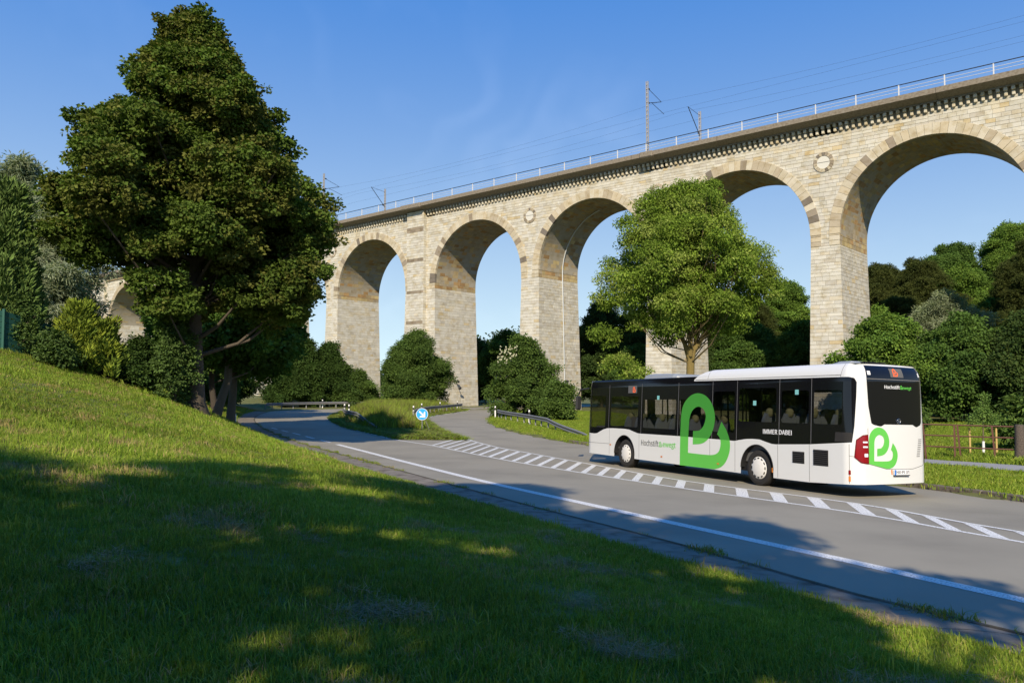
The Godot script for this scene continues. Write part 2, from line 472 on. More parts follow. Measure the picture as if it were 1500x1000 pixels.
	for i in 40:
		var y0 := 40.0 * exp(-pow((hx[i] - 10.0) / 95.0, 2)) + 6.0 * sin(hx[i] * 0.03)
		var y1 := 40.0 * exp(-pow((hx[i + 1] - 10.0) / 95.0, 2)) + 6.0 * sin(hx[i + 1] * 0.03)
		hb.face(Vector3(hx[i], -6, -480), Vector3(hx[i + 1], -6, -480), Vector3(hx[i + 1], y1, -590), Vector3(0, 1, 1), Color(0.04, 0.07, 0.025))
		hb.face(Vector3(hx[i], -6, -480), Vector3(hx[i + 1], y1, -590), Vector3(hx[i], y0, -590), Vector3(0, 1, 1), Color(0.04, 0.07, 0.025))
	structure(hb, "hill", M.soil)
	# the paved path by the gate
	var path := MB.new()
	var pl := smooth_line([[9.5, 44.0], [13.3, 33.0], [14.72, 29.3], [15.75, 25.6], [18.5, 18.0], [24.0, 8.0]], 1.0)
	for i in pl.size() - 1:
		var q := []
		for k in [i, i + 1]:
			var t: Vector2 = (pl[mini(k + 1, pl.size() - 1)] - pl[maxi(k - 1, 0)]).normalized()
			var s := Vector2(t.y, -t.x)
			for w in [0.0, 2.3]:
				var e: Vector2 = pl[k] - s * w
				q.append(Vector3(e.x, ground_y(e.x, e.y) + 0.035, -e.y))
		path.face(q[0], q[1], q[3], Vector3.UP, WHITE); path.face(q[0], q[3], q[2], Vector3.UP, WHITE)
	structure(path, "path", M.gravel)
	# markings: the solid edge line, the two lines of the hatched strip, its bars, the line round the island
	tag(put(band([[17.0, -12.0], [11.2, -2.0], [6.9, 5.8], [5.29, 8.6], [4.36, 10.6], [2.82, 13.68], [1.49, 16.42], [-0.58, 20.62], [-3.35, 26.94], [-5.81, 32.62], [-7.9, 37.2]], 0.25, 0.004), "road_line", M.paint), "long solid white edge line along the pavement side of the road", "road marking")
	for k in 5:
		var t0 := k * 0.19
		var A := Vector2(-8.5, 38.5).lerp(Vector2(-16.5, 55.0), t0)
		var B := Vector2(-8.5, 38.5).lerp(Vector2(-16.5, 55.0), t0 + 0.11)
		tag(put(band([[A.x, A.y], [B.x, B.y]], 0.14, 0.004), "road_dash", M.paint), "thin worn white dash on the shaded road ahead of the solid line", "road marking", "dashes continuing the edge line")
	var low := [[10.4, 7.0], [7.73, 12.5], [6.54, 15.84], [4.15, 20.07], [1.87, 24.62], [0.07, 28.53], [-1.47, 32.31], [-3.73, 37.83], [-5.9, 41.89]]
	var high := [[11.0, 8.4], [8.37, 13.55], [7.21, 17.45], [4.59, 22.19], [2.57, 28.19], [0.83, 33.21], [-0.71, 37.38], [-2.15, 42.52]]
	tag(put(band(low + [[-7.01, 44.47], [-8.61, 48.27], [-11.48, 55.11]], 0.12, 0.004), "road_line", M.paint), "thin white line on the near side of the hatched strip", "road marking")
	tag(put(band(high, 0.12, 0.008), "road_line", M.paint), "thin white line between hatched strip and bus lane", "road marking")
	tag(put(band(ISLAND_RIGHT, 0.3, 0.006), "road_line", M.paint), "curved broad white line round the grass island", "road marking")
	var ls := smooth_line(low, 0.4)
	var hsn := smooth_line(high + [[-2.9, 45.2]], 0.05)
	var dist := 0.0
	var next := 0.6
	var run := Vector2(-0.25, -0.97)
	for i in hsn.size() - 12:
		dist += hsn[i].distance_to(hsn[i + 1])
		if dist < next: continue
		next = dist + lerpf(0.98, 1.32, clampf((hsn[i].y - 14.0) / 24.0, 0.0, 1.0))
		var tdir: Vector2 = (hsn[i + 8] - hsn[i]).normalized()
		var q := [hsn[i], hsn[i] + tdir * 0.37]
		var ok := true
		var rr := run.rotated(0.13 * clampf((hsn[i].y - 20.0) / 18.0, 0.0, 1.0))
		for e in [q[1], q[0]]:
			var hit = null
			for k in ls.size() - 1:
				hit = Geometry2D.segment_intersects_segment(e, e + rr * 9.0, ls[k], ls[k + 1])
				if hit != null: break
			if hit == null: ok = false
			else: q.append(hit)
		if not ok: continue
		var v := []
		for p in [q[0].lerp(q[3], 0.04), q[1].lerp(q[2], 0.04), q[2].lerp(q[1], 0.03), q[3].lerp(q[0], 0.03)]: v.append(Vector3(p.x, road_y(p.x, p.y) + 0.005, -p.y))
		var mbx := MB.new()
		mbx.face(v[0], v[1], v[2], Vector3.UP, WHITE); mbx.face(v[0], v[2], v[3], Vector3.UP, WHITE)
		tag(put(mbx, "hatch_bar", M.paint), "white slanting bar of the hatched strip beside the bus lane", "road marking", "bars of the hatched strip")
	# kerb stones on the far side of the bus lane
	var kr := smooth_line([[2.91, 42.33], [6.6, 32.0], [10.59, 21.01], [11.34, 18.31], [13.6, 10.0], [15.2, 5.0]], 1.0)
	var kerb := base("kerb", Vector3.ZERO)
	kerb.set_meta("kind", "structure")
	for i in kr.size() - 1:
		var A: Vector2 = kr[i]
		var B: Vector2 = kr[i + 1]
		var t := (B - A).normalized()
		var s := Vector2(-t.y, t.x) * 0.09
		if s.x < 0: s = -s
		var m := (A + B) * 0.5 + s
		var y0 := road_y(A.x, A.y); var y1 := road_y(B.x, B.y)
		var f := Vector3(B.x - A.x, y1 - y0, -(B.y - A.y)).normalized()
		var sd := f.cross(Vector3.UP).normalized()
		var k := MB.new()
		k.box(Transform3D(Basis(sd, sd.cross(f), f), Vector3(m.x, (y0 + y1) * 0.5 + 0.02 + R.randf_range(-0.006, 0.006), -m.y)), Vector3(0.16, 0.24, A.distance_to(B) - 0.015), WHITE, 0.02)
		put(k, "kerb_stone", M.kerb, kerb)
func axis_steps(lo: float, hi: float, step: float, before: Array, after: Array) -> Array:
	var a := before.duplicate()
	var x := lo
	while x < hi:
		a.append(x); x += step
	return a + after

# ================================================================ viaduct
const PIERS := [[-162.0, -159.0], [-143.4, -140.5], [-124.7, -118.6], [-101.7, -98.8], [-80.9, -78.0], [-60.1, -57.0], [-40.6, -37.75], [-21.91, -15.85], [0.0, 2.85], [18.7, 21.55], [37.4, 40.25], [56.5, 59.4], [75.3, 78.2], [94.0, 97.0]]
const VIA_ANG := 0.6994
const JOINT := 16.3
const BATTER := 0.0193
const DEEP := 8.5
func crown(u: float) -> float: return 25.08 + 0.009 * u
func deck(u: float) -> float: return 28.72 + 0.0114 * u
func stone_col(u: float, y: float, yellow := 0.12) -> Color:
	var k := R.randf()
	var c := Color(0.575, 0.553, 0.48)
	if k < yellow * 0.3: c = Color(0.55, 0.46, 0.29)
	elif k < yellow + 0.08: c = Color(0.57, 0.52, 0.405)
	elif k < yellow + 0.18: c = Color(0.51, 0.48, 0.41)
	var v := 1.24 * R.randf_range(0.91, 1.06) * (0.95 + 0.12 * bumps.get_noise_2d(u * 6.0, y * 10.0))
	return Color(c.r * v, c.g * v, c.b * v)
func arch_col() -> Color:
	var k := R.randf()
	var c := Color(0.46, 0.36, 0.2)
	if k < 0.25: c = Color(0.42, 0.27, 0.12)
	elif k < 0.5: c = Color(0.4, 0.34, 0.24)
	elif k < 0.65: c = Color(0.5, 0.4, 0.2)
	var v := R.randf_range(0.85, 1.3)
	return Color(c.r * v, c.g * v, c.b * v)
func ring_y(uc: float, r: float, cy: float, u: float) -> float:
	var q := r * r - (u - uc) * (u - uc)
	return cy + sqrt(q) if q > 0.0 else cy
func build_viaduct() -> void:
	var ca := cos(VIA_ANG)
	var sa := sin(VIA_ANG)
	var via := base("railway_viaduct", Vector3.ZERO)
	via.transform = Transform3D(Basis(Vector3(ca, 0, sa), Vector3.UP, Vector3(-sa, 0, ca)), Vector3(1.2, 0, -105.13))
	tag(via, "tall pale sandstone railway viaduct with a row of round arches above the road", "viaduct")
	var EX := Vector3.RIGHT
	var EY := Vector3.UP
	var EN := Vector3.BACK
	# variants of ring stone
	var ringm := []
	for c in [Color(0.52, 0.45, 0.32), Color(0.5, 0.45, 0.34), Color(0.43, 0.37, 0.27), Color(0.56, 0.51, 0.4), Color(0.29, 0.245, 0.185), Color(0.18, 0.155, 0.125), Color(0.58, 0.54, 0.44)]:
		var m: StandardMaterial3D = M.stone.duplicate()
		m.albedo_color = (c * 1.18).linear_to_srgb()
		ringm.append(m)
	var core := MB.new()
	for i in PIERS.size():
		var l: float = PIERS[i][0]
		var r: float = PIERS[i][1]
		var wide := r - l > 4.0
		var near := l > -65.0
		var pier := Node3D.new()
		pier.name = "pier"; via.add_child(pier, true)
		# core of the pier: battered from the joint down, then the straight part up to the springing
		var pc := MB.new()
		var bot := -1.6
		var g := BATTER * (JOINT - bot)
		frustum(pc, [Vector3(l - g, bot, g - 0.03), Vector3(r + g - 0.03, bot, g - 0.03), Vector3(r + g - 0.03, bot, -DEEP - g), Vector3(l - g, bot, -DEEP - g)], [Vector3(l, JOINT, -0.03), Vector3(r - 0.03, JOINT, -0.03), Vector3(r - 0.03, JOINT, -DEEP), Vector3(l, JOINT, -DEEP)])
		put(pc, "core", M.mortar, pier)
		# faced front and the face on the side of the next arch, course by course
		var st := MB.new()
		var y := -1.4
		var size := 1.0 if near else 1.7
		while y < JOINT - 0.05:
			var h: float = minf(R.randf_range(0.3, 0.46) * size, JOINT - y)
			var dl := BATTER * (JOINT - y)
			if JOINT - y - h < 0.2: h = JOINT - y
			var ey := Vector3(0, 1, -BATTER).normalized()
			var u := l - dl
			var first := true
			while u < r + dl - 0.02:
				var w := R.randf_range(0.55, 1.25) * size * (0.5 if first and R.randf() < 0.5 else 1.0)
				first = false
				if r + dl - u - w < 0.4: w = r + dl - u
				var c := stone_col(u, y, 0.07)
				var pr := R.randf_range(0.0, 0.012)
				if i == 10 and y > 2.0:
					var one := MB.new()
					one.stone(Vector3(u, y, dl), EX, ey, EN, w - 0.012, h - 0.014, pr, 0.008, c)
					put(one, "stone_block", M.stone, pier)
				else:
					st.stone(Vector3(u, y, dl), EX, ey, EN, w - 0.012, h - 0.014, pr, 0.008, c)
				u += w
			# side face
			var ez := Vector3(0, 0, -1)
			var ey2 := Vector3(-BATTER, 1, 0).normalized()
			var z := -dl
			while z < DEEP + dl - 0.02:
				var w := R.randf_range(0.55, 1.3) * size
				if DEEP + dl - z - w < 0.4: w = DEEP + dl - z
				st.stone(Vector3(r + dl, y, -z), ez, ey2, EX, w - 0.012, h - 0.014, R.randf_range(0.0, 0.012), 0.008, stone_col(z, y, 0.1))
				z += w
			y += h
		var so := put(st, "facing_stones", M.stone, pier)
		so.set_meta("kind", "stuff")
	# spandrels and arches between piers
	for i in PIERS.size() - 1:
		var l: float = PIERS[i][1]
		var r: float = PIERS[i + 1][0]
		var uc := (l + r) * 0.5
		var rad := (r - l) * 0.5
		var cy := crown(uc) - rad
		var near := l > -65.0 and l < 60.0
		var size := 1.0 if near else 1.7
		# backing wall with the round opening, and the vault behind it
		var seg := 48
		for k in seg:
			var a0 := PI - PI * k / seg
			var a1 := PI - PI * (k + 1) / seg
			var p0 := Vector3(uc + rad * cos(a0), cy + rad * sin(a0), -0.03)
			var p1 := Vector3(uc + rad * cos(a1), cy + rad * sin(a1), -0.03)
			core.face(p0, p1, Vector3(p1.x, deck(p1.x), -0.03), EN, WHITE)
			core.face(p0, Vector3(p1.x, deck(p1.x), -0.03), Vector3(p0.x, deck(p0.x), -0.03), EN, WHITE)
			var b0 := Vector3(p0.x, p0.y, -DEEP); var b1 := Vector3(p1.x, p1.y, -DEEP)
			var inn := Vector3(-cos(a0), -sin(a0), 0)
			core.face(p0, p1, b1, inn, WHITE); core.face(p0, b1, b0, inn, WHITE)
			core.face(b0, b1, Vector3(b1.x, deck(b1.x), -DEEP), -EN, WHITE)
			core.face(b0, Vector3(b1.x, deck(b1.x), -DEEP), Vector3(b0.x, deck(b0.x), -DEEP), -EN, WHITE)
		# stilted sides of the opening between joint and springing
		core.face(Vector3(l - 0.03, JOINT, 0), Vector3(l - 0.03, cy, 0), Vector3(l - 0.03, cy, -DEEP), EX, WHITE); core.face(Vector3(l - 0.03, JOINT, 0), Vector3(l - 0.03, cy, -DEEP), Vector3(l - 0.03, JOINT, -DEEP), EX, WHITE)
		core.face(Vector3(r + 0.03, JOINT, 0), Vector3(r + 0.03, cy, 0), Vector3(r + 0.03, cy, -DEEP), -EX, WHITE); core.face(Vector3(r + 0.03, JOINT, 0), Vector3(r + 0.03, cy, -DEEP), Vector3(r + 0.03, JOINT, -DEEP), -EX, WHITE)
		var vault := MB.new()
		# stones of the soffit
		var n := int(PI * rad / (0.5 * size))
		for k in n:
			var am := PI - PI * (k + 0.5) / n
			var o := Vector3(uc + rad * cos(am), cy + rad * sin(am), 0)
			var tg := Vector3(sin(am), -cos(am), 0)
			var nn := Vector3(-cos(am), -sin(am), 0)
			var w := PI * rad / n
			var z := 0.0
			while z < DEEP - 0.02:
				var len := R.randf_range(0.6, 1.3) * size
				if DEEP - z - len < 0.4: len = DEEP - z
				vault.stone(o - tg * w * 0.5 + Vector3(0, 0, -z), Vector3(0, 0, -1), tg, nn, len - 0.012, w - 0.012, R.randf_range(-0.004, 0.012), 0.008, arch_col())
				z += len
		# stones of the stilted part on the seen side
		var yy := JOINT
		while yy < cy - 0.05:
			var h := minf(0.45, cy - yy)
			var z := 0.0
			while z < DEEP - 0.02:
				var len := R.randf_range(0.6, 1.3) * size
				if DEEP - z - len < 0.4: len = DEEP - z
				vault.stone(Vector3(l, yy, -z), Vector3(0, 0, -1), EY, EX, len - 0.012, h - 0.014, R.randf_range(0.0, 0.012), 0.008, arch_col())
				z += len
			yy += h
		put(vault, "vault_stones", M.stone, via).set_meta("kind", "stuff")
		# ring of voussoirs
		var ring := Node3D.new()
		ring.name = "arch_ring"; via.add_child(ring, true)
		ring.position = Vector3(uc, cy, 0)
		var nv := int(PI * rad / 0.62)
		var th := 1.04
		var vm := voussoir(rad, th, PI / nv)
		var joined := MB.new()
		for k in nv:
			var am := PI * (k + 0.5) / nv
			var mix := R.randi_range(0, 3)
			if R.randf() < 0.28: mix = R.randi_range(2, 5)
			if near:
				var s := put_mesh(vm, "voussoir", ringm[mix], ring)
				s.rotation.z = am - PI * 0.5
				s.position = Vector3(0, 0, R.randf_range(0.0, 0.015))
			else:
				var t := Transform3D(Basis(Vector3.BACK, am - PI * 0.5), Vector3.ZERO)
				joined.box(t * Transform3D(Basis(), Vector3(0, rad + th * 0.5, -0.1)), Vector3(0.6 * rad / (rad + 0.1), th, 0.3), Color(0.8, 0.8, 0.8))
		if not near: put(joined, "ring_stones", ringm[0], ring).set_meta("kind", "stuff")
		# jamb stones below the ring, down to the joint
		for sgn in [-1.0, 1.0]:
			var y := JOINT
			while y < cy - 0.05:
				var h := minf(0.48, cy - y)
				var one := MB.new()
				one.stone(Vector3(-rad - th if sgn < 0 else rad, y - cy, -0.02), EX, EY, EN, th - 0.01, h - 0.012, 0.08, 0.012, WHITE)
				put(one, "jamb_stone", ringm[R.randi_range(0, 3)], ring)
				y += h
	put(core, "masonry_core", M.mortar, via)
	# courses of the spandrel walls
	for i in PIERS.size():
		var pl: float = PIERS[i][0]
		var pr: float = PIERS[i][1]
		var near := pl > -65.0
		var size := 1.0 if near else 1.7
		var ul = -170.0 if i == 0 else (PIERS[i - 1][1] + pl) * 0.5
		var ur = 100.0 if i == PIERS.size() - 1 else (pr + PIERS[i + 1][0]) * 0.5
		var sp := MB.new()
		var y := JOINT
		while y < deck(ul) - 1.7:
			var h := R.randf_range(0.28, 0.44) * size
			# free span of this course
			var a = ul
			var b = ur
			if i > 0:
				var rr = (pl - PIERS[i - 1][1]) * 0.5
				var c0 = crown(ul) - rr
				if y < c0: a = pl + 0.55
				else:
					var q := pow(rr + 0.45, 2) - pow(y - c0, 2)
					if q > 0.0: a = maxf(ul, ul + sqrt(q))
			if i < PIERS.size() - 1:
				var rr = (PIERS[i + 1][0] - pr) * 0.5
				var c0 = crown(ur) - rr
				if y < c0: b = pr - 0.55
				else:
					var q := pow(rr + 0.45, 2) - pow(y - c0, 2)
					if q > 0.0: b = minf(ur, ur - sqrt(q))
			var u = a
			while u < b - 0.05:
				var w := R.randf_range(0.5, 1.2) * size
				if b - u - w < 0.35: w = b - u
				var top := minf(h, deck(u) - 1.62 - y)
				if top > 0.08: sp.stone(Vector3(u, y, 0), EX, EY, EN, w - 0.012, top - 0.014, R.randf_range(0.0, 0.012), 0.008, stone_col(u, y))
				u += w
			y += h
		put(sp, "spandrel_stones", M.stone, via).set_meta("kind", "stuff")
		# round plate above a pier, or a pilaster on a broad one
		if pr - pl < 4.0:
			var oc := Node3D.new()
			oc.name = "oculus"; via.add_child(oc, true)
			oc.position = Vector3((pl + pr) * 0.5, 24.35 + 0.008 * pl, 0.02)
			var rg := voussoir(0.66, 0.36, PI / 9.0)
			for k in 18:
				var s := put_mesh(rg, "ring_stone", ringm[[2, 2, 4, 4, 1, 5][R.randi_range(0, 5)]], oc)
				s.rotation.z = PI * k / 9.0
			var ds := MB.new()
			ds.lathe(Vector3.ZERO, Vector3.BACK, [Vector2(0.68, -0.02), Vector2(0.68, 0.03), Vector2(0.0, 0.03)], 28, WHITE)
			put(ds, "plate", M.render_white, oc)
			var bar := MB.new()
			bar.box(Transform3D(Basis(), Vector3(0, 0, 0.035)), Vector3(1.3, 0.035, 0.02), WHITE)
			put(bar, "tie_bar", M.black, oc)
		else:
			var ps := MB.new()
			var y2 := 0.0
			var p0 := pl + 0.85
			var p1 := pr - 1.72
			while y2 < deck(pl) - 0.9:
				var h := R.randf_range(0.32, 0.46) * size
				h = minf(h, deck(pl) - 0.88 - y2)
				var out := 0.6 + maxf(0.0, JOINT - y2) * BATTER
				var u := p0
				while u < p1 - 0.05:
					var w := R.randf_range(0.6, 1.2) * size
					if p1 - u - w < 0.35: w = p1 - u
					var c := stone_col(u, y2, 0.06)
					if int(y2 * 2.0) % 9 == 4: c = Color(0.36, 0.3, 0.22) * R.randf_range(0.7, 1.1)
					c.a = 1.0
					ps.stone(Vector3(u, y2, out), EX, EY, EN, w - 0.012, h - 0.014, R.randf_range(0, 0.012), 0.008, c)
					u += w
				# its two flanks
				for sgn in [-1.0, 1.0]:
					ps.stone(Vector3(p0 if sgn < 0 else p1, y2, out), Vector3(0, 0, -1), EY, EX * sgn, out, h - 0.014, 0.0, 0.008, stone_col(u, y2, 0.06))
				y2 += h
			put(ps, "pilaster_stones", M.stone, via).set_meta("kind", "stuff")
	# cornice: a row of two-step corbels under the slab
	var cornice := Node3D.new()
	cornice.name = "cornice"; via.add_child(cornice, true)
	var cb := MB.new()
	cb.box(Transform3D(Basis(), Vector3(0, -0.17, 0.2)), Vector3(0.3, 0.34, 0.52), WHITE, 0.05)
	cb.box(Transform3D(Basis(), Vector3(0, -0.55, 0.1)), Vector3(0.27, 0.4, 0.36), WHITE, 0.04)
	var cbm := cb.mesh()
	var rest := MB.new()
	var uu := -150.0
	while uu < 90.0:
		var top := deck(uu) - 0.97
		var in_pilaster := (uu > -21.4 and uu < -17.3) or (uu > -124.2 and uu < -119.8)
		if not in_pilaster:
			if uu > -43.0 and uu < 62.0:
				var s := put_mesh(cbm, "corbel", ringm[[6, 3, 6, 3, 6, 0][R.randi_range(0, 5)]], cornice)
				s.position = Vector3(uu, top, 0)
			else:
				rest.box(Transform3D(Basis(), Vector3(uu, top - 0.35, 0.15)), Vector3(0.3, 0.7, 0.4), Color(0.45, 0.38, 0.25), 0.03)
		uu += 0.583
	put(rest, "corbel_row", M.stone, cornice).set_meta("kind", "stuff")
	# concrete slabs of the deck edge, with brackets under the masts
	var parapet := Node3D.new()
	parapet.name = "deck_edge"; via.add_child(parapet, true)
	var cg := Color(0.33, 0.30, 0.25)
	uu = -152.0
	while uu < 92.0:
		var e := minf(uu + 10.6, 94.0)
		var sl := MB.new()
		var prof := [Vector2(1.5, 0.0), Vector2(1.5, -0.5), Vector2(0.5, -0.86), Vector2(0.5, -0.98), Vector2(-0.05, -0.98)]
		for k in prof.size() - 1:
			var p: Vector2 = prof[k]
			var q: Vector2 = prof[k + 1]
			var out := Vector3(0, p.x - q.x, 0) + Vector3(0, 0, p.y - q.y)
			out = Vector3(0, -(p.x - q.x), p.y - q.y)
			var a := Vector3(uu, deck(uu) + p.y, p.x); var b := Vector3(e - 0.025, deck(e) + p.y, p.x)
			var c := Vector3(e - 0.025, deck(e) + q.y, q.x); var d := Vector3(uu, deck(uu) + q.y, q.x)
			sl.face(a, b, c, out, cg); sl.face(a, c, d, out, cg)
		sl.face(Vector3(uu, deck(uu), 1.5), Vector3(e - 0.025, deck(e), 1.5), Vector3(e - 0.025, deck(e), -DEEP - 1.2), Vector3.UP, cg)
		sl.face(Vector3(uu, deck(uu), 1.5), Vector3(e - 0.025, deck(e), -DEEP - 1.2), Vector3(uu, deck(uu), -DEEP - 1.2), Vector3.UP, cg)
		put(sl, "deck_slab", M.concrete, parapet)
		uu = e
	for u in [19.6, -19.3, -40.0]:
		var br := MB.new()
		br.box(Transform3D(Basis(), Vector3(u, deck(u) - 0.33, 1.32)), Vector3(4.2 if u == -19.3 else 1.7, 0.72, 0.9), cg, 0.12)
		put(br, "mast_bracket", M.concrete, parapet)
	# railing
	var railing := Node3D.new()
	railing.name = "railing"; via.add_child(railing, true)
	var pm := MB.new()
	pm.box(Transform3D(Basis(), Vector3(0, 0.5, 0)), Vector3(0.11, 1.0, 0.09), WHITE, 0.01)
	var pmm := pm.mesh()
	uu = 34.8 - 3.83 * 30
	while uu < 72.0:
		var s := put_mesh(pmm, "post", M.steel_light, railing)
		s.position = Vector3(uu, deck(uu), 1.38)
		for k in 3:
			var rl := MB.new()
			var hgt: float = [0.36, 0.66, 1.0][k]
			rl.tube([Vector3(uu, deck(uu) + hgt, 1.38), Vector3(uu + 3.83, deck(uu + 3.83) + hgt, 1.38)], [[0.028, 0.028, 0.05][k]] .map(func(x): return x) + [[0.028, 0.028, 0.05][k]], 6, WHITE)
			put(rl, "rail", M.steel_dark if k == 2 else M.steel_light, railing)
		uu += 3.83
	# drain pipe down the vault and pier, floodlights on the piers
	var dp := MB.new()
	var pts := []
	var ra := (18.7 - 2.85) * 0.5
	for k in 12:
		var a := PI - PI * 0.42 * (11 - k) / 11.0
		pts.append(Vector3(2.85 + ra + (ra - 0.09) * cos(a), crown(10.0) - ra + (ra - 0.09) * sin(a), -4.95))
	pts.append(Vector3(2.95, JOINT, -4.95)); pts.append(Vector3(2.98 + BATTER * JOINT, 0.2, -4.95))
	var rr := []
	for p in pts: rr.append(0.075)
	dp.tube(pts, rr, 8, WHITE)
	put(dp, "drain_pipe", M.pipe, via)
	for f in [[3.15, 3.0, -5.0], [-15.5, 3.0, -4.0], [-58.0, 3.5, 0.5]]:
		var fl := Node3D.new()
		fl.name = "floodlight"; via.add_child(fl, true)
		fl.position = Vector3(f[0], f[1], f[2])
		var a := MB.new()
		a.tube([Vector3(0, 0, 0), Vector3(0.25, -0.1, 0.1), Vector3(0.9, -0.75, 0.2)], [0.05, 0.05, 0.05], 6, WHITE)
		put(a, "arm", M.steel_dark, fl)
		var b := MB.new()
		b.box(Transform3D(Basis(Vector3.BACK, 0.7), Vector3(1.0, -0.85, 0.2)), Vector3(0.4, 0.28, 0.36), WHITE, 0.05)
		b.box(Transform3D(Basis(Vector3.BACK, -0.3), Vector3(0.55, 0.1, 0.1)), Vector3(0.36, 0.3, 0.3), WHITE, 0.05)
		put(b, "lamp_housing", M.steel_dark, fl)
	# catenary masts and wires: things of their own, standing on the deck
	var T := via.transform
	var specs := [[19.6, 1.25, 37.1, 1.0, "tall lattice catenary mast on the bracket above the ash tree", true], [20.8, -9.2, 36.1, -1.0, "lattice catenary mast on the far deck edge with one steep strut, above the ash tree", false], [-40.0, 1.25, 36.5, 1.0, "lattice catenary mast on the bracket where the viaduct meets the dark maple", true], [-37.2, -9.2, 35.5, -1.0, "lattice catenary mast on the far deck edge beside the dark maple", false]]
	for s in specs:
		var u: float = s[0]
		var m := base("catenary_mast", T * Vector3(u, deck(u) + (0.03 if s[5] else 0.0), s[1]))
		m.basis = T.basis
		tag(m, s[4], "mast", "catenary masts on the viaduct")
		var h: float = s[2] - deck(u)
		var ch := MB.new()
		for q in [-0.11, 0.11]: ch.box(Transform3D(Basis(), Vector3(q, h * 0.5, 0)), Vector3(0.06, h, 0.18), WHITE)
		put(ch, "chords", M.mast, m)
		var y := 0.3
		while y < h:
			var bt := MB.new()
			bt.box(Transform3D(Basis(), Vector3(0, y, 0)), Vector3(0.2, 0.12, 0.16), WHITE)
			put(bt, "batten", M.mast, m)
			y += 0.5
		var arm := MB.new()
		var dz: float = -s[3]
		if s[5]:
			arm.tube([Vector3(0, h - 0.75, dz * 0.1), Vector3(0.1, h - 1.6, dz * 3.0)], [0.03, 0.03], 5, WHITE)
			arm.tube([Vector3(0, h - 2.5, dz * 0.1), Vector3(0.1, h - 1.6, dz * 3.0)], [0.04, 0.04], 5, WHITE)
			arm.tube([Vector3(0, h - 2.2, dz * 0.9), Vector3(0.1, h - 2.9, dz * 3.6)], [0.03, 0.03], 5, WHITE)
		else:
			arm.tube([Vector3(0, h - 3.0, dz * 0.1), Vector3(0.0, h - 0.2, dz * 3.0)], [0.05, 0.05], 5, WHITE)
			arm.tube([Vector3(0, h - 0.5, dz * 0.1), Vector3(0.0, h - 0.2, dz * 3.0)], [0.025, 0.025], 5, WHITE)
		put(arm, "cantilever", M.steel_dark, m)
		var ins := MB.new()
		for q in ([[h - 0.78, 0.3], [h - 2.4, 0.3]] if s[5] else [[h - 2.8, 0.35]]):
			ins.lathe(Vector3(0, q[0], dz * q[1]), Vector3(0, 0, dz), [Vector2(0.0, -0.2), Vector2(0.08, -0.18), Vector2(0.1, 0.0), Vector2(0.08, 0.18), Vector2(0.0, 0.2)], 8, WHITE)
		put(ins, "insulator", M.black, m)
	var wi := 0
	for wv in [[-1.5, 6.55, 5.6, "upper carrying wire"], [-1.5, 5.15, 5.1, "contact wire below it"], [-6.2, 6.5, 5.6, "upper carrying wire over the far track"], [-6.2, 5.1, 5.05, "contact wire over the far track"]]:
		var w := MB.new()
		var p := []
		var rd := []
		for k in 81:
			var u := -140.0 + k * 2.9
			var span := fposmod((u - 19.6) / 59.6, 1.0)
			var sag: float = (wv[1] - wv[2]) * 4.0 * span * (1.0 - span)
			p.append(T * Vector3(u, deck(u) + wv[1] - sag, wv[0])); rd.append(0.009)
		w.tube(p, rd, 4, WHITE)
		tag(put(w, "overhead_wire", M.steel_dark), "thin dark overhead railway %s running above the viaduct" % wv[3], "wire", "overhead wires of the railway")
func frustum(mb: MB, a: Array, b: Array) -> void:
	var ca: Vector3 = (a[0] + a[2]) * 0.5
	for i in 4:
		var j := (i + 1) % 4
		var out: Vector3 = (a[i] + a[j]) * 0.5 - ca
		mb.face(a[i], a[j], b[j], out, WHITE); mb.face(a[i], b[j], b[i], out, WHITE)
# one wedge of an arch ring, standing at the top of a circle of radius r
func voussoir(r: float, th: float, ang: float) -> ArrayMesh:
	var mb := MB.new()
	var g := 0.009
	var pf := []
	var pb := []
	for k in [[-1, 0.0], [1, 0.0], [1, 1.0], [-1, 1.0]]:
		var rr: float = r - 0.012 + th * k[1]
		var a: float = k[0] * (ang * 0.5)
		var w: float = rr * sin(a) - k[0] * g
		var hgt: float = rr * cos(a)
		pb.append(Vector3(w, hgt, -0.3))
		pf.append(Vector3(w - k[0] * 0.014, hgt + (0.014 if k[1] == 0.0 else -0.014), 0.075))
	mb.face(pf[0], pf[1], pf[2], Vector3.BACK, WHITE); mb.face(pf[0], pf[2], pf[3], Vector3.BACK, WHITE)
	var cen: Vector3 = (pf[0] + pf[2]) * 0.5
	for i in 4:
		var j := (i + 1) % 4
		var m0: Vector3 = Vector3(pb[i].x, pb[i].y, 0.06); var m1: Vector3 = Vector3(pb[j].x, pb[j].y, 0.06)
		var out: Vector3 = (m0 + m1) * 0.5 - cen
		mb.face(pb[i], pb[j], m1, out, WHITE); mb.face(pb[i], m1, m0, out, WHITE)
		mb.face(m0, m1, pf[j], out + Vector3(0, 0, 0.3), WHITE); mb.face(m0, pf[j], pf[i], out + Vector3(0, 0, 0.3), WHITE)
	return mb.mesh()
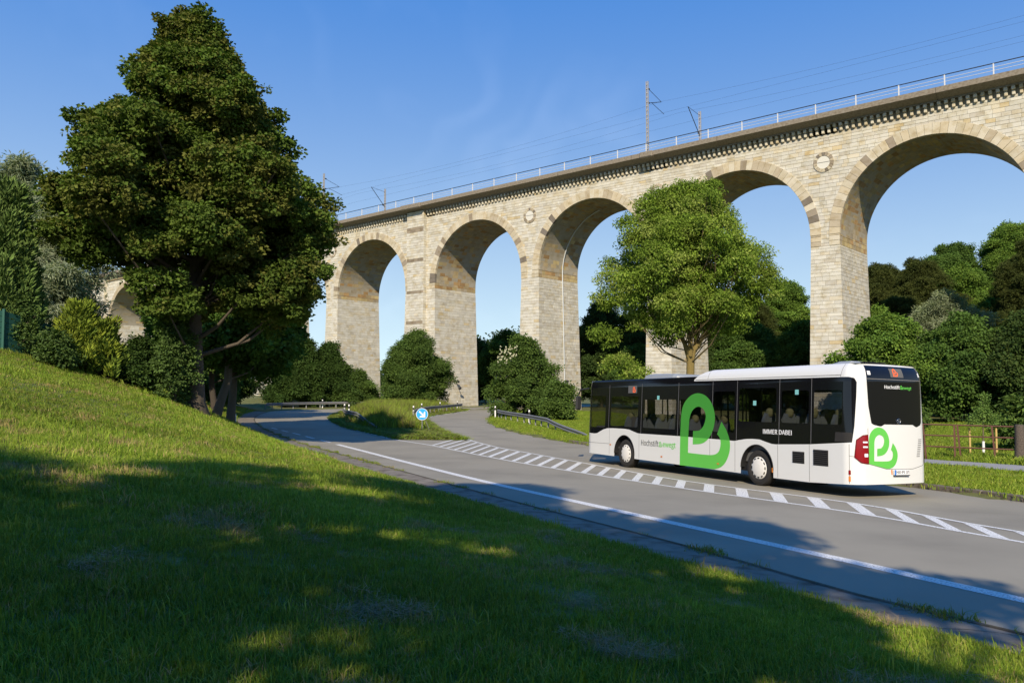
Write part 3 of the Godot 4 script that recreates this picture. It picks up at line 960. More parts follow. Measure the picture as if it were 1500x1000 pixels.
# ================================================================ bus
var plan_p := PackedVector2Array()   # (s, w): s forward from the rear, w from the near side across
var plan_n := PackedVector2Array()
var plan_q := PackedFloat32Array()
var q_rear := 0.0
var q_right := 0.0
var q_front := 0.0
const BL := 12.0
const BW := 2.42
const RR := 0.34
const RF := 0.5
func bus_plan() -> void:
	var p := []
	for k in 24: p.append(Vector2(lerpf(BL - RF, RR, k / 23.0), 0.0))
	for k in range(1, 9):
		var a := PI * 0.5 * k / 8.0
		p.append(Vector2(RR - RR * sin(a), RR - RR * cos(a)))
	for k in range(1, 13): p.append(Vector2(0.0, lerpf(RR, BW - RR, k / 12.0)))
	for k in range(1, 9):
		var a := PI * 0.5 * k / 8.0
		p.append(Vector2(RR - RR * cos(a), BW - RR + RR * sin(a)))
	for k in range(1, 24): p.append(Vector2(lerpf(RR, BL - RF, k / 23.0), BW))
	for k in range(1, 9):
		var a := PI * 0.5 * k / 8.0
		p.append(Vector2(BL - RF + RF * sin(a), BW - RF + RF * cos(a)))
	for k in range(1, 9): p.append(Vector2(BL, lerpf(BW - RF, RF, k / 8.0)))
	for k in range(1, 9):
		var a := PI * 0.5 * k / 8.0
		p.append(Vector2(BL - RF + RF * cos(a), RF - RF * sin(a)))
	var q := 0.0
	for i in p.size():
		var e: Vector2 = p[i]
		var t := (e.y - BW * 0.5) / (BW * 0.5)
		if e.x < RR: e.x -= 0.09 * (1.0 - t * t) * (1.0 - e.x / RR)
		if e.x > BL - RF: e.x += 0.22 * (1.0 - t * t) * (e.x - BL + RF) / RF
		plan_p.append(e)
		if i > 0: q += plan_p[i - 1].distance_to(e)
		plan_q.append(q)
	q_rear = plan_q[31]; q_right = plan_q[43]; q_front = plan_q[74]
	for i in p.size():
		var t := plan_p[(i + 1) % (p.size() - 1)] - plan_p[(i - 1 + p.size() - 1) % (p.size() - 1)]
		plan_n.append(Vector2(t.y, -t.x).normalized())
	# outward: at the start (near side) it must point to -w
	if plan_n[5].y > 0:
		for i in plan_n.size(): plan_n[i] = -plan_n[i]
func plan_at(q: float) -> Array:
	var total := plan_q[plan_q.size() - 1]
	var x := fposmod(q, total)
	var i := clampi(plan_q.bsearch(x, false) - 1, 0, plan_q.size() - 2)
	var t := (x - plan_q[i]) / maxf(plan_q[i + 1] - plan_q[i], 1e-6)
	return [plan_p[i].lerp(plan_p[i + 1], t), plan_n[i].lerp(plan_n[i + 1], t).normalized()]
func inset(h: float) -> float:
	if h < 1.15: return 0.0
	if h < 2.6: return 0.045 * (h - 1.15) / 1.45
	var t := clampf((h - 2.6) / 0.45, 0.0, 0.995)
	return 0.045 + 0.24 * (1.0 - sqrt(1.0 - t * t))
func bp(s: float, w: float, h: float) -> Vector3: return Vector3(w - BW * 0.5, h, BL * 0.5 - s)
func skin(q: float, h: float, off: float) -> Array:
	var a := plan_at(q)
	var o: Vector2 = a[1]
	var e: Vector2 = a[0] - o * inset(h)
	var slope := (inset(h + 0.01) - inset(h - 0.01)) / 0.02
	var n := Vector3(o.y, slope, -o.x).normalized()
	return [bp(e.x, e.y, h) + n * off, n]
func sq(s: float) -> float:
	if s > BL - RF: return -(s - (BL - RF)) * 1.3
	if s >= RR: return BL - RF - s
	return BL - RF - RR + (RR - s) * 1.35
func rq(w: float) -> float: return q_rear + (w - RR) * (q_right - q_rear) / (BW - 2 * RR)
func lq(s: float) -> float:   # far side
	return q_front - (BL - RF - s)
# lay a polygon of (q, h) on the bus skin, leaving out holes
func lay_on(mb: MB, poly: Array, holes: Array, off: float, col := WHITE) -> void:
	var P := PackedVector2Array()
	for p in poly: P.append(Vector2(p[0], p[1]))
	if Geometry2D.is_polygon_clockwise(P): P.reverse()
	var H := []
	for h in holes:
		var x := PackedVector2Array()
		for p in h: x.append(Vector2(p[0], p[1]))
		if Geometry2D.is_polygon_clockwise(x): x.reverse()
		H.append(x)
	var lo := P[0].x
	var hi := P[0].x
	var hlo := P[0].y
	var hhi := P[0].y
	for p in P:
		lo = minf(lo, p.x); hi = maxf(hi, p.x); hlo = minf(hlo, p.y); hhi = maxf(hhi, p.y)
	var total := plan_q[plan_q.size() - 1]
	var cuts := [lo, hi]
	for base_q in [-total, 0.0, total]:
		for i in plan_q.size():
			var q: float = plan_q[i] + base_q
			if q > lo + 1e-4 and q < hi - 1e-4: cuts.append(q)
	cuts.sort()
	var rows := [hlo]
	for h in [0.62, 1.15, 1.9, 2.3, 2.6, 2.7, 2.8, 2.88, 2.94, 2.99, 3.02]:
		if h > hlo + 1e-4 and h < hhi - 1e-4: rows.append(h)
	rows.append(hhi)
	for i in cuts.size() - 1:
		if cuts[i + 1] - cuts[i] < 1e-4: continue
		for j in rows.size() - 1:
			var cell := PackedVector2Array([Vector2(cuts[i], rows[j]), Vector2(cuts[i + 1], rows[j]), Vector2(cuts[i + 1], rows[j + 1]), Vector2(cuts[i], rows[j + 1])])
			var parts: Array = Array(Geometry2D.intersect_polygons(P, cell), TYPE_NIL, "", null)
			for h in H:
				var nx := []
				for a in parts: nx.append_array(Geometry2D.clip_polygons(a, h))
				parts = nx
			for a in parts:
				if a.size() < 3 or Geometry2D.is_polygon_clockwise(a): continue
				var idx := Geometry2D.triangulate_polygon(a)
				for k in range(0, idx.size(), 3):
					var A := skin(a[idx[k]].x, a[idx[k]].y, off)
					var B := skin(a[idx[k + 1]].x, a[idx[k + 1]].y, off)
					var C := skin(a[idx[k + 2]].x, a[idx[k + 2]].y, off)
					mb.facen(A[0], B[0], C[0], A[1], B[1], C[1], col)
func rounded(q0: float, h0: float, q1: float, h1: float, r: float) -> Array:
	var out := []
	for c in [[q1 - r, h1 - r, 0.0], [q0 + r, h1 - r, 0.5 * PI], [q0 + r, h0 + r, PI], [q1 - r, h0 + r, 1.5 * PI]]:
		for k in 5:
			var a: float = c[2] + PI * 0.5 * k / 4.0
			out.append([c[0] + r * cos(a), c[1] + r * sin(a)])
	return out
# outline of the looped letter mark in a box 2.2 wide and 2.09 high, origin at its lower corner
func mark_outline() -> Array:
	var segs := [
		[[0.0, 0.0]],
		[[0.02, 1.05], [0.035, 1.45], [0.1, 1.7], [0.24, 1.88], [0.5, 2.04], [0.83, 2.09], [1.17, 2.0], [1.43, 1.78], [1.56, 1.48], [1.53, 1.15], [1.34, 0.85], [1.04, 0.68], [0.61, 0.63]],
		[[0.62, 1.01]],
		[[0.9, 1.03], [1.08, 1.17], [1.17, 1.42], [1.08, 1.62], [0.83, 1.71], [0.59, 1.62], [0.45, 1.42], [0.41, 1.1], [0.39, 0.38]],
		[[1.05, 0.37], [1.5, 0.385], [1.74, 0.48], [1.83, 0.68], [1.8, 0.86], [1.68, 0.96]],
		[[1.85, 1.31]],
		[[2.05, 1.1], [2.2, 0.83], [2.21, 0.55], [2.07, 0.26], [1.85, 0.08], [1.57, 0.0]],
	]
	var out := []
	for s in segs:
		for i in s.size():
			var p := Vector2(s[i][0], s[i][1])
			out.append(p)
			if i + 1 < s.size():
				var a := Vector2(s[maxi(i - 1, 0)][0], s[maxi(i - 1, 0)][1])
				var b := Vector2(s[i + 1][0], s[i + 1][1])
				var c := Vector2(s[mini(i + 2, s.size() - 1)][0], s[mini(i + 2, s.size() - 1)][1])
				for k in range(1, 4): out.append(p.cubic_interpolate(b, a, c, k / 4.0))
	return out
func lettering(words: String, width: float, at: Vector3, turn: Basis, m: Material, called: String, parent: Node, weight := 400, height := 0.0) -> MeshInstance3D:
	var f := SystemFont.new()
	if weight < 600: f.font_names = PackedStringArray(["Droid Sans"])   # heavier words take the engine's own semi-bold sans
	f.font_weight = 400
	var t := TextMesh.new()
	t.text = words; t.font = f; t.font_size = 64; t.pixel_size = 0.01; t.depth = 0.02; t.curve_step = 1.0
	t.horizontal_alignment = HORIZONTAL_ALIGNMENT_LEFT; t.vertical_alignment = VERTICAL_ALIGNMENT_BOTTOM
	var bb := t.get_aabb()
	var k := width / maxf(bb.size.x, 0.01)
	var ky := k if height == 0.0 else height / maxf(bb.size.y, 0.01)
	var o := put_mesh(t, called, m, parent)
	o.transform = Transform3D(turn * Basis.from_scale(Vector3(k, ky, 0.15)), at - turn * Vector3(bb.position.x * k, bb.position.y * ky, 0))
	return o
func child(parent: Node, called: String) -> Node3D:
	var o := Node3D.new()
	o.name = called; parent.add_child(o, true)
	return o
func build_bus() -> void:
	bus_plan()
	var F := Vector3(-0.4212, -0.0162, -0.9068)
	var Rt := Vector3(0.9067, -0.0320, -0.4205)
	var U := Rt.cross(F).normalized()
	var O := Vector3(7.593, 0.082, -18.2875)
	var bus := base("city_bus", Vector3.ZERO)
	bus.transform = Transform3D(Basis(Rt, U, -F), O + Rt * BW * 0.5 + F * BL * 0.5).orthonormalized()
	tag(bus, "white single-deck city bus with dark windows and a large green letter mark, driving away", "bus")
	# outlines on the near side, front to rear
	var belt := [[11.97, 1.08], [11.7, 1.05], [11.29, 1.03], [11.1, 1.05], [10.9, 1.12], [10.69, 1.19], [10.45, 1.235], [10.1, 1.25], [9.38, 1.25], [9.1, 1.235], [8.85, 1.18], [8.6, 1.135], [8.42, 1.13], [6.47, 1.13], [4.45, 1.11], [3.99, 1.10], [3.8, 1.135], [3.55, 1.17], [3.3, 1.185], [3.03, 1.18], [2.8, 1.13], [2.6, 1.09], [2.45, 1.085], [1.34, 1.14], [0.17, 1.24]]
	var skirt := [[12.05, 0.36], [11.0, 0.34], [10.02, 0.33], [8.7, 0.32], [6.4, 0.3], [3.72, 0.27], [2.6, 0.25], [1.35, 0.25], [0.27, 0.30]]
	var near_band := []
	for p in belt: near_band.append([sq(p[0]), p[1]])
	near_band += [[sq(0.13), 1.6], [sq(0.09), 2.3], [sq(0.08), 2.6], [sq(0.12), 2.69], [sq(0.22), 2.715], [sq(5.8), 2.73], [sq(5.84), 2.86], [sq(11.4), 2.86], [sq(11.75), 2.8], [sq(11.95), 2.72]]
	var far_band := []
	for p in [[0.2, 1.2], [2.4, 1.1], [8.6, 1.13], [11.6, 1.05]]: far_band.append([lq(p[0]), p[1]])
	far_band += [[lq(11.6), 2.86], [lq(5.84), 2.86], [lq(5.8), 2.73], [lq(0.2), 2.7]]
	var rear_pane := []
	for p in [[0.41, 2.99], [0.395, 2.66], [0.42, 2.07], [0.49, 1.68], [0.55, 1.645], [0.74, 1.61], [0.79, 1.615], [0.87, 1.655], [1.80, 1.655], [1.90, 1.61], [1.96, 1.605], [2.08, 1.65], [2.13, 1.7], [2.2, 2.3], [2.215, 2.72], [2.19, 2.99]]: rear_pane.append([rq(p[0]), p[1]])
	var arches := []
	for c in [9.38, 3.14]:
		var a := []
		for k in 17:
			var t := PI * k / 16.0
			a.append([sq(c) + 0.6 * cos(t), 0.44 + 0.6 * sin(t)])
		a += [[sq(c) - 0.61, 0.1], [sq(c) + 0.61, 0.1]]
		arches.append(a)
		var b := []
		for p in a: b.append([p[0] - sq(c) + lq(c), p[1]])
		arches.append(b)
	var body := child(bus, "body")
	# white shell: low part all round, the pillars and the roof cover at the rear
	var shell := []
	for p in skirt: shell.append([sq(p[0]), p[1]])
	shell += [[rq(0.2), 0.31], [rq(2.2), 0.33], [lq(0.3), 0.3], [lq(11.9), 0.35], [q_front + 1.6, 0.35], [q_front + 1.6, 1.12], [lq(11.6), 1.12], [lq(11.6), 2.75], [lq(5.86), 2.75], [lq(5.75), 2.85], [lq(5.5), 2.96], [lq(5.1), 3.03], [rq(2.2), 3.035], [rq(0.2), 3.035], [sq(5.05), 3.035], [sq(5.4), 2.98], [sq(5.65), 2.89], [sq(5.82), 2.76], [sq(5.84), 2.7], [sq(11.9), 2.7], [sq(12.05), 1.1]]
	var mb := MB.new()
	lay_on(mb, shell, arches + [near_band, far_band, rear_pane], 0.0)
	# roof skin
	roof_cap(mb, 0.12, 5.3, 3.034)
	put(mb, "shell", M.white, body)
	var rb := MB.new()
	roof_cap(rb, 5.2, 11.6, 2.858)
	put(rb, "front_roof", M.black_gloss, body)
	var und := MB.new()
	und.box(Transform3D(Basis(), bp(6.0, BW * 0.5, 0.42)), Vector3(BW - 0.25, 0.16, BL - 0.5), WHITE)
	put(und, "underbody", M.black, body)
	# dark band with its windows
	var wins := [[10.6, 11.75, 1.26, 2.33], [8.63, 10.24, 1.32, 2.31], [6.62, 8.32, 1.32, 2.2], [5.02, 6.44, 1.32, 2.2], [4.02, 4.9, 1.32, 2.42], [2.46, 3.84, 1.63, 2.5], [1.37, 2.27, 1.63, 2.42], [0.36, 1.2, 1.63, 2.42]]
	var holes := []
	for w in wins: holes.append(rounded(sq(w[1]), w[2], sq(w[0]), w[3], 0.06))
	var nb := MB.new()
	lay_on(nb, near_band, holes, 0.0)
	var band_part := child(bus, "glazing_band")
	put(nb, "frame", M.black_gloss, band_part)
	for h in holes:
		var g := MB.new()
		lay_on(g, h, [], -0.004)
		put(g, "pane", M.glass, band_part)
	var fw := [[0.36, 1.2, 1.6, 2.4], [1.37, 2.3, 1.6, 2.4], [2.46, 3.84, 1.6, 2.45], [4.0, 4.75, 1.2, 2.4], [4.85, 5.6, 1.2, 2.4], [6.2, 7.1, 1.3, 2.4], [7.2, 8.5, 1.3, 2.4], [9.6, 10.3, 1.2, 2.4], [10.4, 11.1, 1.2, 2.4]]
	var fholes := []
	for w in fw: fholes.append(rounded(lq(w[0]), w[2], lq(w[1]), w[3], 0.06))
	var fb := MB.new()
	lay_on(fb, far_band, fholes, 0.0)
	var far_part := child(bus, "far_glazing_band")
	put(fb, "frame", M.black_gloss, far_part)
	for h in fholes:
		var g := MB.new()
		lay_on(g, h, [], -0.004)
		put(g, "pane", M.glass, far_part)
	# windscreen round the front
	var ws := MB.new()
	lay_on(ws, [[lq(11.6), 1.12], [q_front + 1.6, 1.12], [q_front + 2.4, 1.08], [plan_q[plan_q.size() - 1] + sq(11.95), 1.08], [plan_q[plan_q.size() - 1] + sq(11.95), 2.72], [lq(11.6), 2.75]], [], -0.002)
	put(ws, "windscreen", M.glass, bus)
	var ftop := MB.new()
	lay_on(ftop, [[lq(11.6), 2.74], [plan_q[plan_q.size() - 1] + sq(11.95), 2.71], [plan_q[plan_q.size() - 1] + sq(11.7), 2.86], [lq(11.6), 2.86]], [], 0.0)
	put(ftop, "front_cap", M.white, body)
	# rear screen
	var rs := MB.new()
	lay_on(rs, rear_pane, [], -0.002)
	var rear := child(bus, "rear_screen")
	put(rs, "pane", M.black_gloss, rear)
	var rl := MB.new()
	lay_on(rl, [[rq(0.41), 2.675], [rq(2.2), 2.675], [rq(2.2), 2.69], [rq(0.41), 2.69]], [], 0.002)
	put(rl, "joint", M.seam, rear)
	# seams in the panels
	var seams := child(bus, "panel_joints")
	for s in [[10.31, 0.36, 1.22], [8.53, 0.34, 1.13], [5.03, 0.31, 1.1], [3.98, 0.3, 1.09], [2.39, 0.27, 1.08], [1.34, 0.27, 1.13], [0.22, 0.32, 1.2]]:
		var k := MB.new()
		lay_on(k, [[sq(s[0]), s[1]], [sq(s[0]) + 0.012, s[1]], [sq(s[0]) + 0.012, s[2]], [sq(s[0]), s[2]]], [], 0.002)
		put(k, "joint", M.seam, seams)
	for s in [[10.38, 1.24], [8.44, 1.14], [6.52, 1.14], [4.95, 1.12], [3.93, 1.12], [2.35, 1.1], [1.29, 1.14]]:
		var k := MB.new()
		lay_on(k, [[sq(s[0]), s[1]], [sq(s[0]) + 0.014, s[1]], [sq(s[0]) + 0.014, 2.7], [sq(s[0]), 2.7]], [], 0.003)
		put(k, "joint", M.seam, seams)
	for l in [[sq(11.95), 0.71, sq(10.31), 0.72], [sq(0.22), 0.93, rq(0.06), 0.92]]:
		var k := MB.new()
		lay_on(k, [[l[0], l[1]], [l[2], l[3]], [l[2], l[3] + 0.012], [l[0], l[1] + 0.012]], [], 0.002)
		put(k, "joint", M.seam, seams)
	for l in [[[0.385, 1.56], [0.385, 0.77], [0.9, 0.655], [1.76, 0.65], [2.1, 0.72], [2.2, 0.76], [2.22, 1.6]]]:
		for i in l.size() - 1:
			var k := MB.new()
			var A := Vector2(rq(l[i][0]), l[i][1])
			var B := Vector2(rq(l[i + 1][0]), l[i + 1][1])
			var nrm := (B - A).normalized().orthogonal() * 0.006
			lay_on(k, [[A.x - nrm.x, A.y - nrm.y], [B.x - nrm.x, B.y - nrm.y], [B.x + nrm.x, B.y + nrm.y], [A.x + nrm.x, A.y + nrm.y]], [], 0.002)
			put(k, "joint", M.seam, seams)
	var cj := MB.new()
	lay_on(cj, [[sq(0.42), 2.72], [sq(0.42) + 0.012, 2.72], [sq(0.42) + 0.04, 3.02], [sq(0.42) + 0.028, 3.02]], [], 0.002)
	lay_on(cj, [[sq(5.2), 2.75], [sq(5.2) + 0.012, 2.75], [sq(5.2) + 0.012, 3.02], [sq(5.2), 3.02]], [], 0.002)
	lay_on(cj, [[sq(5.75), 2.755], [sq(0.4), 2.755], [sq(0.4), 2.77], [sq(5.75), 2.77]], [], 0.002)
	put(cj, "joint", M.seam, seams)
	# green letter mark: on the paint and, as a film, over the dark glazing
	var mark := mark_outline()
	var logo := child(bus, "letter_mark")
	var full := PackedVector2Array()
	for p in mark: full.append(Vector2(sq(6.39) + p.x, 0.292 + p.y))
	var split := PackedVector2Array()
	var up := PackedVector2Array()
	for p in [[sq(7.0), 0.0], [sq(3.5), 0.0], [sq(3.5), 1.10], [sq(4.45), 1.11], [sq(6.47), 1.13], [sq(7.0), 1.13]]: split.append(Vector2(p[0], p[1]))
	for p in [[sq(7.0), 1.13], [sq(6.47), 1.13], [sq(4.45), 1.11], [sq(3.5), 1.10], [sq(3.5), 3.0], [sq(7.0), 3.0]]: up.append(Vector2(p[0], p[1]))
	for half in [[split, M.green, "painted_part"], [up, M.green_film, "film_part"]]:
		var k := MB.new()
		for piece in Geometry2D.intersect_polygons(full, half[0]):
			var a := []
			for p in piece: a.append([p.x, p.y])
			lay_on(k, a, [], 0.005)
		put(k, half[2], half[1], logo)
	var lr := MB.new()
	var ra := []
	for p in mark: ra.append([rq(0.39 + p.x * 0.386), 0.665 + p.y * 0.442])
	var keep := []
	lay_on(lr, ra, [[[rq(0.39), 0.60], [rq(0.92), 0.60], [rq(0.92), 0.66], [rq(0.39), 0.775]]], 0.005)
	tag(put(lr, "rear_letter_mark", M.green, bus), "small green letter mark on the rear flap")
	# front corner strip
	var fs := MB.new()
	lay_on(fs, [[sq(12.06), 0.37], [sq(11.93), 0.37], [sq(11.93), 1.07], [sq(12.06), 1.07]], [], 0.004)
	put(fs, "green_corner_strip", M.green, bus)
	# writing
	var side_turn := Basis(Vector3(0, 0, 1), Vector3(0, 1, 0), Vector3(-1, 0, 0))
	var wr := child(bus, "lettering")
	lettering("Hochstift", 0.93, bp(8.4, -0.004, 0.765), side_turn, M.text_dark, "word", wr)
	var sm := MB.new()
	var sp := []
	for p in mark: sp.append([sq(7.44) + p.x * 0.075, 0.765 + p.y * 0.075])
	lay_on(sm, sp, [], 0.004)
	put(sm, "small_letter_mark", M.green, wr)
	lettering("ewegt", 0.64, bp(7.24, -0.004, 0.725), side_turn, M.green, "word", wr, 700)
	lettering("IMMER DABEI", 1.0, bp(2.91, 0.004, 1.335), side_turn, M.text_white, "word", wr, 700, 0.115)
	var rz := 0.118
	lettering("Hochstift", 0.49, bp(-0.05, 0.915, 2.47) + Vector3(0, 0, -0.004), Basis(), M.text_white, "word", wr, 700, 0.085)
	var sm2 := MB.new()
	var sp2 := []
	for p in mark: sp2.append([rq(1.412) + p.x * 0.037, 2.465 + p.y * 0.042])
	lay_on(sm2, sp2, [], 0.014)
	put(sm2, "small_letter_mark", M.green, wr)
	lettering("ewegt", 0.29, bp(-0.045, 1.5, 2.445) + Vector3(0, 0, -0.004), Basis(), M.green, "word", wr, 700, 0.085)
	# destination displays
	for d in [[[[sq(9.23), 2.41], [sq(8.72), 2.41], [sq(8.72), 2.65], [sq(9.23), 2.65]], sq(8.96), 2.43, 0.075], [[[rq(1.13), 2.735], [rq(1.56), 2.735], [rq(1.56), 2.94], [rq(1.13), 2.94]], rq(1.22), 2.755, 0.075]]:
		var dp := child(bus, "destination_display")
		var k := MB.new()
		lay_on(k, d[0], [], 0.003)
		put(k, "panel", M.interior, dp)
		var e := MB.new()
		var a := []
		for p in mark: a.append([d[1] + p.x * d[3], d[2] + p.y * d[3] * 1.15])
		lay_on(e, a, [], 0.006)
		put(e, "lit_mark", M.led, dp)
	# rear lamps, plate, grille, emblem
	for side in [0, 1]:
		var lamp := child(bus, "tail_lamp")
		var o := []
		if side == 0: o = [[rq(0.375), 0.775], [rq(0.2), 0.8], [sq(0.13), 0.915], [sq(0.10), 1.30], [sq(0.0), 1.40], [rq(0.37), 1.415]]
		else: o = [[q_right + 0.15, 0.775], [q_right + 0.45, 0.8], [q_right + 0.68, 0.91], [q_right + 0.66, 1.31], [q_right + 0.5, 1.4], [q_right + 0.18, 1.415]]
		var k := MB.new()
		lay_on(k, o, [], 0.014)
		put(k, "lens", M.red_lamp, lamp)
		var c0 := rq(0.24) if side == 0 else q_right + 0.2
		for b in [[1.235, 0.035], [1.13, 0.035]]:
			var e := MB.new()
			lay_on(e, rounded(c0, b[0], c0 + 0.115, b[0] + b[1], 0.012), [], 0.018)
			put(e, "reflector", M.clear_lamp, lamp)
		var e2 := MB.new()
		lay_on(e2, rounded(c0 + 0.03, 0.925, c0 + 0.12, 1.0, 0.012), [], 0.018)
		put(e2, "reversing_lamp", M.clear_lamp, lamp)
		var rim := MB.new()
		for i in o.size():
			var A := Vector2(o[i][0], o[i][1])
			var B := Vector2(o[(i + 1) % o.size()][0], o[(i + 1) % o.size()][1])
			var nn := (B - A).normalized().orthogonal() * 0.011
			lay_on(rim, [[A.x - nn.x, A.y - nn.y], [B.x - nn.x, B.y - nn.y], [B.x + nn.x, B.y + nn.y], [A.x + nn.x, A.y + nn.y]], [], 0.016)
		put(rim, "rim", M.red_dark, lamp)
	var plate := child(bus, "number_plate")
	var pz := bp(-0.118, 0, 0).z
	var pb := MB.new()
	pb.box(Transform3D(Basis(), Vector3(bp(0, 1.34, 0).x, 0.58, pz)), Vector3(0.49, 0.122, 0.02), WHITE, 0.004)
	put(pb, "plate", M.plate_white, plate)
	var pbl := MB.new()
	pbl.box(Transform3D(Basis(), Vector3(bp(0, 1.125, 0).x, 0.58, pz + 0.004)), Vector3(0.05, 0.116, 0.02), WHITE)
	put(pbl, "blue_strip", M.plate_blue, plate)
	var pfr := MB.new()
	pfr.box(Transform3D(Basis(), Vector3(bp(0, 1.34, 0).x, 0.51, pz + 0.002)), Vector3(0.5, 0.02, 0.03), WHITE)
	put(pfr, "holder", M.black, plate)
	lettering("HX·PI 31", 0.4, Vector3(bp(0, 1.165, 0).x, 0.55, pz + 0.011), Basis(), M.text_dark, "characters", plate, 700, 0.07)
	var rf := MB.new()
	lay_on(rf, [[rq(1.045), 0.53], [rq(1.08), 0.53], [rq(1.075), 0.64], [rq(1.035), 0.64]], [], 0.006)
	put(rf, "plate_lamp", M.amber, bus)
	var grille := child(bus, "rear_grille")
	for k in 10:
		var h0 := 0.925 + k * 0.043
		var t := k / 9.0
		var g := MB.new()
		lay_on(g, [[rq(lerpf(1.9, 1.98, t)), h0], [rq(lerpf(2.02, 2.1, t)), h0 + 0.002], [rq(lerpf(2.02, 2.1, t)), h0 + 0.02], [rq(lerpf(1.9, 1.98, t)), h0 + 0.018]], [], 0.003)
		put(g, "slot", M.seam, grille)
	var em := child(bus, "emblem")
	var ez := Vector3(bp(0, 1.31, 0).x, 1.735, bp(-0.086, 0, 0).z)
	var er := MB.new()
	var rp := []
	var rrad := []
	for k in 21:
		rp.append(ez + Vector3(cos(TAU * k / 20.0), sin(TAU * k / 20.0), 0) * 0.058); rrad.append(0.006)
	er.tube(rp, rrad, 6, WHITE, false)
	for k in 3:
		var a := PI * 0.5 + TAU * k / 3.0
		er.tube([ez, ez + Vector3(cos(a), sin(a), 0) * 0.056], [0.009, 0.003], 6, WHITE)
	put(er, "star_in_ring", M.chrome, em)
	for w in [0.44, 2.1]:
		var k := MB.new()
		lay_on(k, [[rq(w), 2.77], [rq(w) + 0.09, 2.77], [rq(w) + 0.09, 2.86], [rq(w), 2.86]], [], 0.004)
		put(k, "white_sticker", M.plate_white, rear)
	# air vents of the engine bay
	for v in [[1.49, 1.88, 0.67, 0.95], [0.75, 1.21, 0.66, 1.03]]:
		var vent := child(bus, "engine_vent")
		var k := MB.new()
		lay_on(k, [[sq(v[1]), v[2]], [sq(v[0]), v[2]], [sq(v[0]), v[3]], [sq(v[1]), v[3]]], [], 0.003)
		put(k, "backing", M.black, vent)
		var y: float = v[2] + 0.02
		while y < v[3] - 0.03:
			var s := MB.new()
			s.box(Transform3D(Basis(Vector3(0, 0, 1), 0.5), bp((v[0] + v[1]) * 0.5, -0.012, y + 0.012)), Vector3(0.03, 0.008, v[1] - v[0] - 0.03), WHITE)
			put(s, "louvre", M.rubber, vent)
			y += 0.045
	var pf := MB.new()
	lay_on(pf, [[sq(0.56), 1.24], [sq(0.17), 1.27], [sq(0.17), 1.46], [sq(0.54), 1.46]], [], 0.003)
	put(pf, "mesh_panel", M.rubber, bus)
	for m in [[10.22, 0.70], [7.3, 0.48], [4.66, 0.45], [2.56, 0.44], [0.21, 0.43]]:
		var k := MB.new()
		var tall: bool = m[0] < 3.0
		lay_on(k, rounded(sq(m[0]) - (0.022 if tall else 0.045), m[1] - (0.06 if tall else 0.022), sq(m[0]) + (0.022 if tall else 0.045), m[1] + (0.06 if tall else 0.022), 0.01), [], 0.01)
		put(k, "side_marker", M.amber, bus)
	var rmk := MB.new()
	lay_on(rmk, rounded(sq(0.21) - 0.025, 0.52, sq(0.21) + 0.025, 0.62, 0.012), [], 0.01)
	put(rmk, "side_marker", M.red_lamp, bus)
	for st in [[7.6, 2.2], [3.3, 2.05], [1.82, 2.32]]:
		var k := MB.new()
		lay_on(k, [[sq(st[0]), st[1]], [sq(st[0]) + 0.12, st[1]], [sq(st[0]) + 0.12, st[1] + 0.12], [sq(st[0]), st[1] + 0.12]], [], 0.004)
		put(k, "window_sticker", M.sticker, band_part)
	# roof units
	var pod := MB.new()
	loft(pod, [[8.95, 2.86, 0.5], [8.85, 2.95, 0.42], [8.7, 3.01, 0.36], [8.3, 3.03, 0.34], [7.2, 3.0, 0.34], [7.05, 2.96, 0.38], [6.95, 2.86, 0.5]])
	put(pod, "roof_hatch_unit", M.grey_pod, bus)
	var pod2 := MB.new()
	loft(pod2, [[1.6, 3.03, 0.75], [1.3, 3.1, 0.7], [1.1, 3.13, 0.66], [0.75, 3.13, 0.66], [0.6, 3.04, 0.75]])
	put(pod2, "roof_vent_unit", M.grey_pod, bus)
	for k in 3:
		var s := MB.new()
		s.box(Transform3D(Basis(), bp(0.72, 1.35, 3.062 + k * 0.025)), Vector3(0.7, 0.012, 0.3), WHITE)
		put(s, "vent_louvre", M.black, bus)
	# mirror on the near front corner, and front housing
	var mir := child(bus, "wing_mirror")
	var a := MB.new()
	a.tube([bp(11.85, 0.1, 2.6), bp(12.12, -0.1, 2.55), bp(12.2, -0.14, 2.35)], [0.03, 0.03, 0.03], 6, WHITE)
	a.box(Transform3D(Basis(), bp(12.2, -0.14, 2.08)), Vector3(0.22, 0.5, 0.12), WHITE, 0.05)
	put(a, "housing", M.black, mir)
	# wheels
	for c in [[9.38, 0], [3.14, 0], [9.38, 1], [3.14, 1]]:
		var wh := child(bus, "wheel")
		var sg := -1.0 if c[1] == 0 else 1.0
		var cen := bp(c[0], 0.06 if c[1] == 0 else BW - 0.06, 0.455)
		var ax := Vector3(sg, 0, 0)
		var ty := MB.new()
		ty.lathe(cen, ax, [Vector2(0.27, -0.28), Vector2(0.42, -0.28), Vector2(0.455, -0.24), Vector2(0.46, -0.13), Vector2(0.455, -0.04), Vector2(0.435, -0.005), Vector2(0.36, 0.012), Vector2(0.305, 0.0), Vector2(0.292, -0.03), Vector2(0.285, -0.1)], 44, WHITE)
		put(ty, "tyre", M.rubber, wh)
		var ri := MB.new()
		ri.lathe(cen, ax, [Vector2(0.29, -0.1), Vector2(0.288, -0.02), Vector2(0.275, -0.008), Vector2(0.2, 0.015), Vector2(0.1, 0.03), Vector2(0.0, 0.034)], 40, WHITE)
		put(ri, "rim", M.rim_white, wh)
